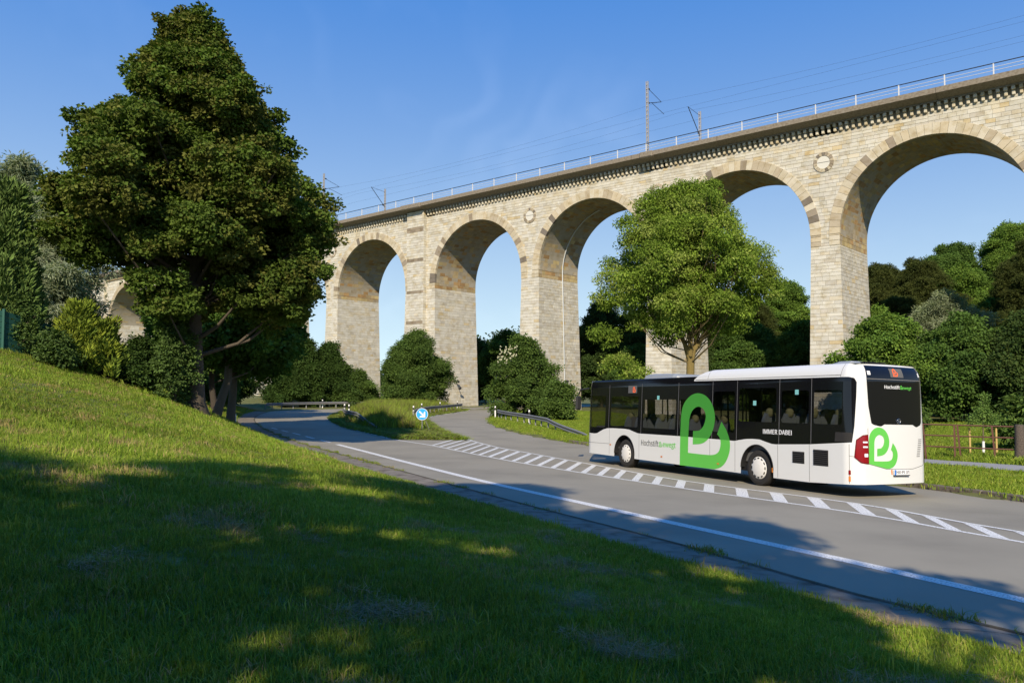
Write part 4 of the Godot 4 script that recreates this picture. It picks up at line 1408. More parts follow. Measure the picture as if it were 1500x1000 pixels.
		for k in 12:
			var th := TAU * k / 12.0
			var o := Vector3(0, cos(th), sin(th))
			var sl := MB.new()
			var bs := Basis(ax, o, ax.cross(o))
			sl.box(Transform3D(bs, cen + o * 0.243 + ax * 0.004), Vector3(0.012, 0.035, 0.07 if c[0] < 5.0 else 0.05), WHITE, 0.004)
			put(sl, "slot", M.black, wh)
		var hs := MB.new()
		for k in 20:
			var t0 := PI * k / 20.0
			var t1 := PI * (k + 1) / 20.0
			var p0 := bp(c[0] + 0.6 * cos(t0), 0, 0.44 + 0.6 * sin(t0)); var p1 := bp(c[0] + 0.6 * cos(t1), 0, 0.44 + 0.6 * sin(t1))
			var x0 := -BW * 0.5 + 0.005 if c[1] == 0 else BW * 0.5 - 0.005
			var x1 := x0 - sg * 0.7
			hs.face(Vector3(x0, p0.y, p0.z), Vector3(x0, p1.y, p1.z), Vector3(x1, p1.y, p1.z), Vector3(0, -1, 0), WHITE)
			hs.face(Vector3(x0, p0.y, p0.z), Vector3(x1, p1.y, p1.z), Vector3(x1, p0.y, p0.z), Vector3(0, -1, 0), WHITE)
		put(hs, "wheel_housing", M.black, wh)
		if c[1] == 0:
			var lip := MB.new()
			var lp := []
			var lr2 := []
			for k in 21:
				var t := PI * k / 20.0
				lp.append(bp(c[0] + 0.6 * cos(t), -0.002, 0.44 + 0.6 * sin(t))); lr2.append(0.012)
			lip.tube(lp, lr2, 5, WHITE)
			put(lip, "arch_lip", M.rubber, wh)
	# inside: floor, ceiling, seats, rails, driver's cab
	var ins := child(bus, "interior")
	var fl := MB.new()
	fl.box(Transform3D(Basis(), bp(6.0, BW * 0.5, 0.62)), Vector3(BW - 0.3, 0.06, BL - 0.9), WHITE)
	fl.box(Transform3D(Basis(), bp(2.3, 0.6, 0.85)), Vector3(0.9, 0.4, 3.6), WHITE)
	fl.box(Transform3D(Basis(), bp(2.3, BW - 0.6, 0.85)), Vector3(0.9, 0.4, 3.6), WHITE)
	fl.box(Transform3D(Basis(), bp(6.0, BW * 0.5, 2.6)), Vector3(BW - 0.3, 0.05, BL - 0.9), WHITE)
	fl.box(Transform3D(Basis(), bp(0.32, BW * 0.5, 1.6)), Vector3(BW - 0.5, 2.0, 0.06), WHITE)
	put(fl, "floor_and_ceiling", M.interior, ins)
	var seat := seat_mesh()
	for s in [[0.75, 0.5, 1.2], [1.55, 0.5, 1.2], [2.35, 0.5, 1.2], [3.05, 0.5, 1.2], [0.75, 1.95, 1.2], [1.55, 1.95, 1.2], [2.35, 1.95, 1.2], [3.05, 1.95, 1.2], [5.3, 0.45, 0.98], [6.05, 0.45, 0.98], [6.95, 0.45, 0.98], [7.7, 0.45, 0.98], [7.6, 1.95, 0.98], [9.9, 0.55, 1.0], [8.9, 0.5, 0.98]]:
		for side in ([0.0] if s[0] > 9.0 else [-0.22, 0.22]):
			put_mesh(seat[0], "seat", M.seat, ins).position = bp(s[0], s[1] + side, s[2])
			put_mesh(seat[1], "headrest", M.seat_yellow, ins).position = bp(s[0], s[1] + side, s[2])
	for p in [[8.4, 0.8], [7.1, 0.8], [6.5, 1.6], [4.6, 0.8], [5.5, 1.7], [3.9, 0.85]]:
		var k := MB.new()
		k.tube([bp(p[0], p[1], 0.65), bp(p[0], p[1], 2.58)], [0.02, 0.02], 6, WHITE)
		put(k, "grab_pole", M.black, ins)
	var cab := MB.new()
	cab.box(Transform3D(Basis(), bp(9.1, 0.7, 1.15)), Vector3(1.2, 1.0, 0.04), WHITE)
	cab.box(Transform3D(Basis(), bp(11.3, 0.75, 1.05)), Vector3(1.3, 0.5, 0.35), WHITE, 0.08)
	put(cab, "driver_cab", M.interior, ins)
	build_person(bus)
func roof_cap(mb: MB, s0: float, s1: float, h: float) -> void:
	var i := inset(h) - 0.002
	mb.face(bp(s0, i, h), bp(s1, i, h), bp(s1, BW - i, h), Vector3.UP, WHITE)
	mb.face(bp(s0, i, h), bp(s1, BW - i, h), bp(s0, BW - i, h), Vector3.UP, WHITE)
func loft(mb: MB, rows: Array) -> void:
	# rows of [s, top height, margin from the side]
	var secs := []
	for r in rows:
		var a: float = r[2]
		var b: float = BW - r[2]
		secs.append([bp(r[0], a - 0.06, 2.84), bp(r[0], a, (2.84 + r[1] * 3.0) / 4.0), bp(r[0], a + 0.1, r[1]), bp(r[0], b - 0.1, r[1]), bp(r[0], b, (2.84 + r[1] * 3.0) / 4.0), bp(r[0], b + 0.06, 2.84)])
	for i in secs.size() - 1:
		for k in 5:
			var cen: Vector3 = bp(rows[i][0], BW * 0.5, 2.7)
			var out: Vector3 = secs[i][k] + secs[i][k + 1] - cen * 2.0
			mb.face(secs[i][k], secs[i][k + 1], secs[i + 1][k + 1], out, WHITE); mb.face(secs[i][k], secs[i + 1][k + 1], secs[i + 1][k], out, WHITE)
	for e in [0, secs.size() - 1]:
		for k in range(1, 5): mb.face(secs[e][0], secs[e][k], secs[e][k + 1], Vector3(0, 0, -1) if e == 0 else Vector3(0, 0, 1), WHITE)
func seat_mesh() -> Array:
	var a := MB.new()
	a.box(Transform3D(Basis(), Vector3(0, 0, -0.2)), Vector3(0.42, 0.1, 0.42), WHITE, 0.03)
	var t := Transform3D(Basis(Vector3.RIGHT, 0.14), Vector3(0, 0.3, 0.03))
	# back tapering to the top
	var prof := [[-0.3, 0.21], [0.0, 0.215], [0.2, 0.19], [0.36, 0.13]]
	for i in 3:
		for z in [-0.05, 0.05]:
			var q := [t * Vector3(-prof[i][1], prof[i][0], z), t * Vector3(prof[i][1], prof[i][0], z), t * Vector3(prof[i + 1][1], prof[i + 1][0], z), t * Vector3(-prof[i + 1][1], prof[i + 1][0], z)]
			a.face(q[0], q[1], q[2], t.basis * Vector3(0, 0, z), WHITE); a.face(q[0], q[2], q[3], t.basis * Vector3(0, 0, z), WHITE)
		for sx in [-1.0, 1.0]:
			var q := [t * Vector3(sx * prof[i][1], prof[i][0], -0.05), t * Vector3(sx * prof[i][1], prof[i][0], 0.05), t * Vector3(sx * prof[i + 1][1], prof[i + 1][0], 0.05), t * Vector3(sx * prof[i + 1][1], prof[i + 1][0], -0.05)]
			a.face(q[0], q[1], q[2], Vector3(sx, 0, 0), WHITE); a.face(q[0], q[2], q[3], Vector3(sx, 0, 0), WHITE)
	a.box(Transform3D(Basis(), Vector3(0, -0.2, -0.15)), Vector3(0.1, 0.35, 0.1), WHITE)
	var b := MB.new()
	b.lathe(t * Vector3(0, 0.4, 0), t.basis * Vector3(0, 1, 0), [Vector2(0.0, -0.12), Vector2(0.085, -0.11), Vector2(0.105, -0.05), Vector2(0.1, 0.03), Vector2(0.06, 0.08), Vector2(0.0, 0.095)], 12, WHITE)
	return [a.mesh(), b.mesh()]
# ---------------------------------------------------------------- a seated passenger: joints, bones, one skin
func build_person(bus: Node3D) -> void:
	var root := base("person", bus.transform * bp(6.95, 0.72, 1.03))
	root.basis = bus.transform.basis
	tag(root, "passenger in dark clothes sitting by the window of the bus, facing forward", "person")
	# joints in the seat's frame: x across, y up from the cushion, -z forward
	var J := {"pelvis": Vector3(0, 0.1, -0.08), "belly": Vector3(0, 0.27, -0.06), "chest": Vector3(0, 0.45, -0.07), "neck": Vector3(0, 0.6, -0.07), "head": Vector3(0, 0.72, -0.09), "crown": Vector3(0, 0.8, -0.085)}
	var bones := [["pelvis", "belly", 0.14, 0.13], ["belly", "chest", 0.13, 0.145], ["chest", "neck", 0.12, 0.06], ["neck", "head", 0.058, 0.075], ["head", "crown", 0.088, 0.09]]
	for s in [-1.0, 1.0]:
		var k := "l" if s < 0 else "r"
		J["sh" + k] = Vector3(0.17 * s, 0.52, -0.07); J["el" + k] = Vector3(0.23 * s, 0.28, -0.12); J["wr" + k] = Vector3(0.1 * s, 0.17, -0.34)
		J["hip" + k] = Vector3(0.09 * s, 0.08, -0.1); J["kn" + k] = Vector3(0.11 * s, 0.09, -0.5); J["an" + k] = Vector3(0.11 * s, -0.33, -0.5); J["toe" + k] = Vector3(0.12 * s, -0.37, -0.68)
		bones += [["chest", "sh" + k, 0.1, 0.07], ["sh" + k, "el" + k, 0.06, 0.047], ["el" + k, "wr" + k, 0.045, 0.032], ["hip" + k, "kn" + k, 0.09, 0.062], ["kn" + k, "an" + k, 0.06, 0.042], ["an" + k, "toe" + k, 0.042, 0.035]]
		# a loosely curled hand: four fingers and a thumb from the palm
		J["pm" + k] = Vector3(0.07 * s, 0.16, -0.4)
		bones.append(["wr" + k, "pm" + k, 0.032, 0.03])
		for f in 4:
			var b := Vector3((0.045 + f * 0.017) * s, 0.165, -0.43)
			J["fa%d%s" % [f, k]] = b; J["fb%d%s" % [f, k]] = b + Vector3(-0.01 * s, -0.02, -0.035 - 0.004 * (f % 3)); J["fc%d%s" % [f, k]] = b + Vector3(-0.012 * s, -0.05, -0.035)
			bones += [["fa%d%s" % [f, k], "fb%d%s" % [f, k], 0.009, 0.008], ["fb%d%s" % [f, k], "fc%d%s" % [f, k], 0.008, 0.007]]
		J["tha" + k] = Vector3(0.045 * s, 0.175, -0.39); J["thb" + k] = Vector3(0.02 * s, 0.165, -0.425)
		bones.append(["tha" + k, "thb" + k, 0.011, 0.009])
	var list := []
	for b in bones: list.append([J[b[0]], J[b[1]], b[2], b[3]])
	# face: nose, chin, ears
	list += [[Vector3(0, 0.735, -0.17), Vector3(0, 0.71, -0.19), 0.012, 0.016], [Vector3(0, 0.66, -0.13), Vector3(0, 0.655, -0.15), 0.035, 0.03], [Vector3(-0.085, 0.73, -0.08), Vector3(-0.09, 0.7, -0.08), 0.018, 0.014], [Vector3(0.085, 0.73, -0.08), Vector3(0.09, 0.7, -0.08), 0.018, 0.014]]
	put(skin_of(list, 0.022), "body", M.cloth_dark, root)
	var hair := MB.new()
	hair.lathe(Vector3(0, 0.77, -0.075), Vector3(0, 1, -0.1).normalized(), [Vector2(0.098, -0.06), Vector2(0.102, 0.0), Vector2(0.09, 0.05), Vector2(0.05, 0.09), Vector2(0.0, 0.1)], 16, WHITE)
	put(hair, "hair", M.black, root)
func skin_of(bones: Array, cell: float) -> MB:
	var lo := Vector3(9, 9, 9)
	var hi := -lo
	for b in bones:
		for e in [0, 1]:
			var m := Vector3.ONE * (maxf(b[2], b[3]) + cell * 2)
			lo = lo.min(b[e] - m); hi = hi.max(b[e] + m)
	var n := Vector3i(((hi - lo) / cell).ceil()) + Vector3i.ONE
	var f := PackedFloat32Array()
	f.resize(n.x * n.y * n.z); f.fill(1.0)
	for b in bones:
		var A: Vector3 = b[0]
		var B: Vector3 = b[1]
		var m := Vector3.ONE * (maxf(b[2], b[3]) + cell * 2.2)
		var i0 := Vector3i(((A.min(B) - m - lo) / cell).floor()).clamp(Vector3i.ZERO, n - Vector3i.ONE)
		var i1 := Vector3i(((A.max(B) + m - lo) / cell).ceil()).clamp(Vector3i.ZERO, n - Vector3i.ONE)
		var ab := B - A
		var l2 := maxf(ab.length_squared(), 1e-9)
		var blend := 0.018 if b[2] > 0.03 else 0.004
		for z in range(i0.z, i1.z + 1):
			for y in range(i0.y, i1.y + 1):
				for x in range(i0.x, i1.x + 1):
					var p := lo + Vector3(x, y, z) * cell
					var t := clampf((p - A).dot(ab) / l2, 0.0, 1.0)
					var d: float = p.distance_to(A + ab * t) - lerpf(b[2], b[3], t)
					var at := (z * n.y + y) * n.x + x
					var o := f[at]
					var h := maxf(blend - absf(o - d), 0.0) / blend
					f[at] = minf(o, d) - h * h * blend * 0.25
	var mb := MB.new()
	var vid := {}
	var pos := []
	var nor := []
	for z in n.z - 1:
		for y in n.y - 1:
			for x in n.x - 1:
				var s := Vector3.ZERO
				var cnt := 0
				var val := []
				for k in 8: val.append(f[((z + (k >> 2)) * n.y + y + ((k >> 1) & 1)) * n.x + x + (k & 1)])
				for e in [[0, 1], [2, 3], [4, 5], [6, 7], [0, 2], [1, 3], [4, 6], [5, 7], [0, 4], [1, 5], [2, 6], [3, 7]]:
					var a: float = val[e[0]]
					var b: float = val[e[1]]
					if (a < 0.0) != (b < 0.0):
						var t := a / (a - b)
						var pa := Vector3(e[0] & 1, (e[0] >> 1) & 1, e[0] >> 2)
						var pb := Vector3(e[1] & 1, (e[1] >> 1) & 1, e[1] >> 2)
						s += pa.lerp(pb, t); cnt += 1
				if cnt:
					vid[Vector3i(x, y, z)] = pos.size()
					pos.append(lo + (Vector3(x, y, z) + s / cnt) * cell)
					nor.append(Vector3(val[1] + val[3] + val[5] + val[7] - val[0] - val[2] - val[4] - val[6], val[2] + val[3] + val[6] + val[7] - val[0] - val[1] - val[4] - val[5], val[4] + val[5] + val[6] + val[7] - val[0] - val[1] - val[2] - val[3]).normalized())
	for z in range(1, n.z - 1):
		for y in range(1, n.y - 1):
			for x in range(1, n.x - 1):
				var a := f[(z * n.y + y) * n.x + x]
				for ax in 3:
					var q := Vector3i(x, y, z)
					q[ax] += 1
					var b := f[(q.z * n.y + q.y) * n.x + q.x]
					if (a < 0.0) == (b < 0.0): continue
					var u := Vector3i.ZERO; u[(ax + 1) % 3] = 1
					var v := Vector3i.ZERO; v[(ax + 2) % 3] = 1
					var c := Vector3i(x, y, z)
					var ids := [vid.get(c), vid.get(c - u), vid.get(c - u - v), vid.get(c - v)]
					if ids.has(null): continue
					mb.facen(pos[ids[0]], pos[ids[1]], pos[ids[2]], nor[ids[0]], nor[ids[1]], nor[ids[2]], WHITE)
					mb.facen(pos[ids[0]], pos[ids[2]], pos[ids[3]], nor[ids[0]], nor[ids[2]], nor[ids[3]], WHITE)
	return mb
# ================================================================ plants
var L := {}
const LEAF_GAIN := 1.75
func leaf(mb: MB, p: Vector3, dir: Vector3, nrm: Vector3, ln: float, w: float, col: Color) -> void:
	var s := dir.cross(nrm).normalized()
	var u := s.cross(dir).normalized()
	var m := p + dir * ln * 0.45
	var tip := p + dir * ln - u * ln * 0.12
	var a := m + s * w * 0.5 + u * w * 0.12
	var b := m - s * w * 0.5 + u * w * 0.12
	mb.tri(p, a, tip, col); mb.tri(p, tip, b, col)
# a spray of leaves round a short twig
func spray(sd: int, n: int, rad: float, ln: float, w: float, flat := 0.6) -> ArrayMesh:
	R.seed = sd
	var mb := MB.new()
	for i in n:
		var p := rand_dir() * rad * pow(R.randf(), 0.5)
		p.y *= flat
		var dir := (p.normalized() * 0.8 + rand_dir() * 0.8 + Vector3(0, -0.12, 0)).normalized()
		var nr := (Vector3.UP * 0.9 + rand_dir()).normalized()
		var v := R.randf_range(0.75, 1.25)
		leaf(mb, p, dir, nr, ln * R.randf_range(0.7, 1.2), w * R.randf_range(0.8, 1.2), Color(v, v * R.randf_range(0.95, 1.05), v * R.randf_range(0.8, 1.1)))
	return mb.mesh()
func plume(sd: int, n: int, ln: float) -> ArrayMesh:   # an upright flattened spray of scale leaves
	R.seed = sd
	var mb := MB.new()
	for i in n:
		var t := R.randf()
		var ang := R.randf() * TAU
		var p := Vector3(cos(ang) * 0.16 * (1.0 - t), t * ln, sin(ang) * 0.16 * (1.0 - t))
		var dir := Vector3(cos(ang) * 0.7, 1.0, sin(ang) * 0.7).normalized()
		var v := R.randf_range(0.7, 1.3)
		leaf(mb, p, dir, rand_dir(), 0.24, 0.07, Color(v, v, v))
	return mb.mesh()
func tuft(sd: int, n: int, rad: float, hgt: float, w: float, lean: float) -> ArrayMesh:
	R.seed = sd
	var mb := MB.new()
	for i in n:
		var a := R.randf() * TAU
		var p := Vector3(cos(a), 0, sin(a)) * rad * sqrt(R.randf())
		var b := R.randf() * TAU
		var out := Vector3(cos(b), 0, sin(b))
		var h := hgt * R.randf_range(0.55, 1.25)
		var s := Vector3(-out.z, 0, out.x).rotated(Vector3.UP, R.randf_range(-1.0, 1.0)) * w * R.randf_range(0.7, 1.2) * 0.5
		var l := lean * R.randf_range(0.2, 1.3)
		var m := p + Vector3(0, h * 0.55, 0) + out * h * l * 0.3
		var t := p + Vector3(0, h * (1.0 - l * 0.25), 0) + out * h * l
		var v := R.randf_range(0.7, 1.25)
		var c := Color(v * R.randf_range(0.9, 1.15), v, v * 0.9)
		mb.tri(p - s, p + s, m + s * 0.8, c); mb.tri(p - s, m + s * 0.8, m - s * 0.8, c); mb.tri(m - s * 0.8, m + s * 0.8, t, c)
	return mb.mesh()
func rand_dir() -> Vector3:
	var z := R.randf_range(-1.0, 1.0)
	var a := R.randf() * TAU
	var q := sqrt(1.0 - z * z)
	return Vector3(q * cos(a), z, q * sin(a))
func make_leaves() -> void:
	L.maple = spray(11, 34, 0.42, 0.2, 0.19)
	L.ash = spray(12, 36, 0.46, 0.2, 0.1)
	L.fine = spray(13, 38, 0.5, 0.19, 0.1)
	L.big = spray(14, 52, 0.8, 0.3, 0.2)
	L.willow = spray(15, 50, 0.8, 0.42, 0.1)
	L.hedge = spray(16, 26, 0.28, 0.1, 0.08, 0.9)
	L.plume = plume(17, 26, 0.5)
	L.needles = spray(18, 40, 0.6, 0.45, 0.09, 0.35)
func rough_ball(c: Vector3, r: Vector3) -> Array: return [c, r]
# crown of many clumps: blobs = [[centre, radii], ...]; leaves sit in the outer part of each clump
func crown_part(parent: Node3D, blobs: Array, me: Mesh, per_m2: float, tints: Array, scale: float, m: Material, upright := false, called := "crown") -> void:
	var where := []
	var cols := []
	for b in blobs:
		var c: Vector3 = b[0]
		var r: Vector3 = b[1]
		var tint: Color = tints[R.randi_range(0, tints.size() - 1)]
		var bright := R.randf_range(0.88, 1.12)
		var n := int(per_m2 * 4.0 * PI * pow(r.x * r.y * r.z, 0.667))
		for i in n:
			var d := rand_dir()
			if d.y < -0.35 and R.randf() < 0.6: d.y = -d.y
			var p := c + d * r * (0.5 + 0.56 * pow(R.randf(), 0.6)) * R.randf_range(0.9, 1.08)
			if R.randf() < 0.07: p += d * r * R.randf_range(0.08, 0.34)
			var buried := false
			for o in blobs:
				if o == b: continue
				if ((p - o[0]) / o[1]).length_squared() < 0.3:
					buried = true; break
			if buried and R.randf() < 0.8: continue
			var k := scale * R.randf_range(0.7, 1.3)
			var q := Basis(Vector3.UP, R.randf() * TAU)
			if upright:
				var axis := Vector3(d.z, 0, -d.x)
				if axis.length() > 0.01: q = Basis(axis.normalized(), R.randf_range(0.15, 0.6)) * q
			else: q = Basis(rand_dir(), R.randf_range(0.0, 0.7)) * q
			where.append(Transform3D(q.scaled(Vector3.ONE * k), p))
			var t: Color = tint if R.randf() < 0.5 else tints[R.randi_range(0, tints.size() - 1)]
			var v := bright * R.randf_range(0.8, 1.2)
			v *= LEAF_GAIN
			cols.append(Color(t.r * v, t.g * v, t.b * v))
	copies(me, where, cols, called, m, parent).set_meta("kind", "stuff")
# clumps round an axis: prof = [[height share, radius], ...]
func clumps(h0: float, h1: float, prof: Array, n: int, size: float, off := Vector3.ZERO, flat := 0.6) -> Array:
	var out := []
	for i in n:
		var t := (i + 0.5) / n
		var r := 0.0
		for k in prof.size() - 1:
			if t >= prof[k][0] and t <= prof[k + 1][0]: r = lerpf(prof[k][1], prof[k + 1][1], (t - prof[k][0]) / (prof[k + 1][0] - prof[k][0]))
		var a := i * 2.39996 + R.randf_range(-0.5, 0.5)
		var s := size * R.randf_range(0.75, 1.3)
		var rad := maxf(0.0, r - s * 0.75) * (R.randf_range(0.78, 1.14) if i % 4 else R.randf_range(0.2, 0.6))
		out.append([off + Vector3(cos(a) * rad, lerpf(h0, h1, t) + R.randf_range(-0.3, 0.3), sin(a) * rad), Vector3(s, s * flat * R.randf_range(0.84, 1.2), s)])
	return out
func ragged(b: Array, n: int, size: float) -> Array:
	var out := b.duplicate()
	var c := Vector3.ZERO
	for q in b: c += q[0] / b.size()
	for i in n:
		var q: Array = b[R.randi_range(0, b.size() - 1)]
		var d: Vector3 = (q[0] - c).normalized() * 0.9 + rand_dir() * 0.7
		d.y = absf(d.y) * 0.8 if R.randf() < 0.7 else d.y * 0.5
		var s := size * R.randf_range(0.5, 1.3)
		out.append([q[0] + d.normalized() * q[1] * R.randf_range(0.95, 1.3), Vector3(s, s * R.randf_range(0.5, 1.1), s)])
	return out
func limbs(mb: MB, from_pts: Array, blobs: Array, r0: float, col: Color, every := 2) -> void:
	for i in blobs.size():
		if i % every: continue
		var c: Vector3 = blobs[i][0]
		# leave the trunk below the clump
		var t: Vector3 = from_pts[0]
		for p in from_pts:
			if p.y < c.y - Vector2(c.x - p.x, c.z - p.z).length() * 0.55: t = p
		var mid := t.lerp(c, 0.5) + Vector3(R.randf_range(-0.2, 0.2), -0.12 * t.distance_to(c), R.randf_range(-0.2, 0.2))
		var rr := r0 * R.randf_range(0.6, 1.0)
		mb.tube([t, mid, c], [rr, rr * 0.65, rr * 0.25], 6, col, false)
func plant(called: String, label: String, category: String, group: String, at: Vector3) -> Node3D:
	var o := base(called, at)
	tag(o, label, category, group)
	return o
# trunk through points with flare at the foot
func trunk_part(o: Node3D, pts: Array, rad: Array, col: Color, blobs: Array, limb: float, every := 2) -> void:
	var tb := MB.new()
	tb.tube(pts, rad, 10, col)
	put(tb, "trunk", M.bark, o)
	if limb > 0.0:
		var lb := MB.new()
		var fine := []
		for i in pts.size() - 1:
			for k in 4: fine.append(pts[i].lerp(pts[i + 1], k / 4.0))
		limbs(lb, fine.slice(fine.size() / 4), blobs, limb, col, every)
		if lb.v.size(): put(lb, "limbs", M.bark, o)
func g3(x: float, d: float) -> Vector3: return Vector3(x, ground_y(x, d), -d)
func wild_tree(called: String, label: String, group: String, x: float, d: float, h: float, r: float, kind: String, sd: int, low := 0.12) -> void:
	R.seed = sd
	var o := plant(called, label, "tree", group, g3(x, d))
	var kinds := {
		"bright": [L.big, [Color(0.075, 0.125, 0.022), Color(0.09, 0.14, 0.025), Color(0.06, 0.105, 0.02)], 1.0],
		"green": [L.big, [Color(0.05, 0.088, 0.02), Color(0.06, 0.1, 0.022), Color(0.042, 0.075, 0.018)], 1.0],
		"dark": [L.big, [Color(0.035, 0.058, 0.016), Color(0.03, 0.05, 0.015), Color(0.045, 0.065, 0.018)], 1.0],
		"olive": [L.needles, [Color(0.05, 0.062, 0.019), Color(0.042, 0.052, 0.017), Color(0.058, 0.068, 0.02)], 1.0],
		"silver": [L.willow, [Color(0.16, 0.185, 0.115), Color(0.12, 0.145, 0.085), Color(0.19, 0.21, 0.14)], 1.0],
	}
	var k: Array = kinds[kind]
	var b := clumps(h * low + 0.8, h - r * 0.25, [[0.0, r * 0.85], [0.3, r], [0.6, r * 0.88], [0.85, r * 0.55], [1.0, r * 0.2]], int(16 + r * 4.5), r * 0.27, Vector3.ZERO, 0.72)
	b = ragged(b, int(14 + r * 4.0), r * 0.13)
	trunk_part(o, [Vector3(0, -0.3, 0), Vector3(0.05, h * 0.3, 0.1), Vector3(-0.1, h * 0.6, 0), Vector3(0, h * 0.85, 0)], [0.035 * h * 0.5, 0.025 * h * 0.5, 0.015 * h * 0.5, 0.03], Color(0.11, 0.095, 0.07), b, 0.06, 3)
	crown_part(o, b, k[0], 3.8, k[1], k[2] * 0.78, M.leaf)
func build_plants() -> void:
	make_leaves()
	# the big maple on the bank
	R.seed = 101
	var at := g3(-12.3, 31.8)
	var o := plant("maple_tree", "big dark maple standing on the grass bank, its crown hiding part of the viaduct", "tree", "", at)
	var prof := [[0.0, 4.2], [0.15, 5.1], [0.3, 4.9], [0.5, 3.7], [0.7, 2.6], [0.85, 1.7], [1.0, 0.7]]
	var b := clumps(5.9, 14.8, prof, 185, 0.84, Vector3(-0.4, 0, 0), 0.66)
	b += clumps(5.6, 13.8, [[0.0, 3.9], [0.3, 3.7], [0.6, 2.4], [1.0, 0.9]], 46, 1.0)
	b += [[Vector3(-0.5, 15.1, 0), Vector3(0.7, 0.55, 0.7)], [Vector3(0.3, 14.9, 0.2), Vector3(0.6, 0.5, 0.6)], [Vector3(3.2, 4.9, 0.5), Vector3(1.2, 0.6, 1.1)], [Vector3(4.3, 5.4, 0.2), Vector3(1.0, 0.6, 1.0)], [Vector3(2.2, 4.5, 0.9), Vector3(0.9, 0.5, 0.9)], [Vector3(1.4, 5.2, -1.6), Vector3(1.2, 0.7, 1.0)]]
	for k in 16: b.append([Vector3(R.randf_range(-1.3, 4.2), R.randf_range(3.7, 5.4), R.randf_range(-1.5, 2.2)), Vector3(0.85, 0.5, 0.85) * R.randf_range(0.8, 1.2)])
	b = ragged(b, 90, 0.42)
	trunk_part(o, [Vector3(0.12, -0.4, 0), Vector3(0.03, 0.35, 0), Vector3(0, 1.5, 0), Vector3(-0.1, 4.0, 0.05), Vector3(0.05, 7.5, 0), Vector3(0.0, 11.0, 0), Vector3(0.0, 14.0, 0)], [0.55, 0.37, 0.31, 0.28, 0.2, 0.12, 0.05], Color(0.15, 0.12, 0.085), b, 0.11, 5)
	crown_part(o, b, L.maple, 8.0, [Color(0.056, 0.08, 0.016), Color(0.048, 0.072, 0.015), Color(0.07, 0.082, 0.019), Color(0.078, 0.084, 0.021), Color(0.06, 0.092, 0.018)], 0.66, M.leaf)
	# green young shoots of the same crown on the sunward side
	# the ash in front of the viaduct
	R.seed = 202
	at = g3(8.9, 41.0)
	o = plant("ash_tree", "bright green ash with forked yellow trunk behind the bus", "tree", "", at)
	b = clumps(5.7, 12.6, [[0.0, 2.2], [0.12, 3.4], [0.3, 4.1], [0.5, 3.9], [0.7, 3.0], [0.88, 1.9], [1.0, 0.8]], 120, 0.66, Vector3(-0.1, 0, 0), 0.85)
	b += clumps(6.4, 12.0, [[0.0, 2.2], [0.5, 2.4], [1.0, 0.8]], 40, 0.7, Vector3(-0.1, 0, 0), 0.9)
	b = ragged(b, 60, 0.34)
	b += [[Vector3(-3.6, 3.9, 0.5), Vector3(0.9, 0.55, 0.8)], [Vector3(-2.7, 3.4, 0.8), Vector3(0.8, 0.5, 0.8)], [Vector3(-4.3, 5.4, 0.2), Vector3(0.8, 0.5, 0.7)], [Vector3(-1.6, 12.2, 0), Vector3(0.6, 0.7, 0.6)], [Vector3(1.1, 12.7, 0.2), Vector3(0.6, 0.6, 0.6)], [Vector3(-0.3, 12.5, 0), Vector3(0.65, 0.6, 0.6)], [Vector3(-3.0, 10.8, 0.3), Vector3(0.6, 0.7, 0.6)]]
	var yb := Color(0.36, 0.27, 0.09)
	trunk_part(o, [Vector3(-0.05, -0.3, 0), Vector3(0, 1.0, 0), Vector3(0, 2.6, 0), Vector3(0.05, 4.2, 0)], [0.3, 0.23, 0.2, 0.2], yb, b, 0.0)
	var st := MB.new()
	var stems := [[Vector3(0.05, 4.0, 0), Vector3(-0.25, 5.0, 0.1), Vector3(-0.9, 6.3, 0.2), Vector3(-1.9, 8.6, 0.2)], [Vector3(0.05, 4.0, 0), Vector3(0.3, 5.0, 0), Vector3(0.6, 6.6, -0.2), Vector3(0.9, 10.5, -0.1)], [Vector3(0.0, 4.0, 0), Vector3(0.0, 5.4, 0.3), Vector3(-0.1, 8.0, 0.5), Vector3(-0.3, 11.5, 0.1)], [Vector3(0.2, 4.6, 0), Vector3(1.0, 6.0, 0.4), Vector3(2.4, 8.0, 0.6)]]
	for s in stems:
		var rr := []
		for i in s.size(): rr.append(lerpf(0.15, 0.04, float(i) / (s.size() - 1)))
		st.tube(s, rr, 8, yb)
		limbs(st, s, b, 0.045, Color(0.24, 0.19, 0.09), 9)
	put(st, "forked_stems", M.bark, o)
	crown_part(o, b, L.ash, 6.6, [Color(0.1, 0.15, 0.022), Color(0.12, 0.17, 0.026), Color(0.085, 0.13, 0.02), Color(0.16, 0.2, 0.045)], 0.66, M.leaf)
	# trees on the bank beyond the maple
	var i := 0
	for s in [[-16.4, 46.0, 9.2, 3.8, 0.9], [-17.1, 50.0, 9.6, 4.0, 0.2], [-24.0, 66.0, 11.5, 5.6, -0.4], [-29.0, 76.0, 12.5, 5.2, 0.3]]:
		R.seed = 300 + i
		var lab: String = ["leaning pale-trunked tree on the bank just beyond the big maple", "second pale-trunked tree on the bank, next to the leaning one", "thin dark-trunked tree on the bank where the pavement bends", "broad tree over the road bend beside the grey pier foot"][i]
		o = plant("bank_tree", lab, "tree", "trees along the bank beyond the maple", g3(s[0], s[1]))
		b = clumps(s[2] * 0.36, s[2] * 0.95, [[0.0, s[3] * 0.8], [0.3, s[3]], [0.7, s[3] * 0.8], [1.0, s[3] * 0.3]], 24, s[3] * 0.34, Vector3(0.7, 0, 0))
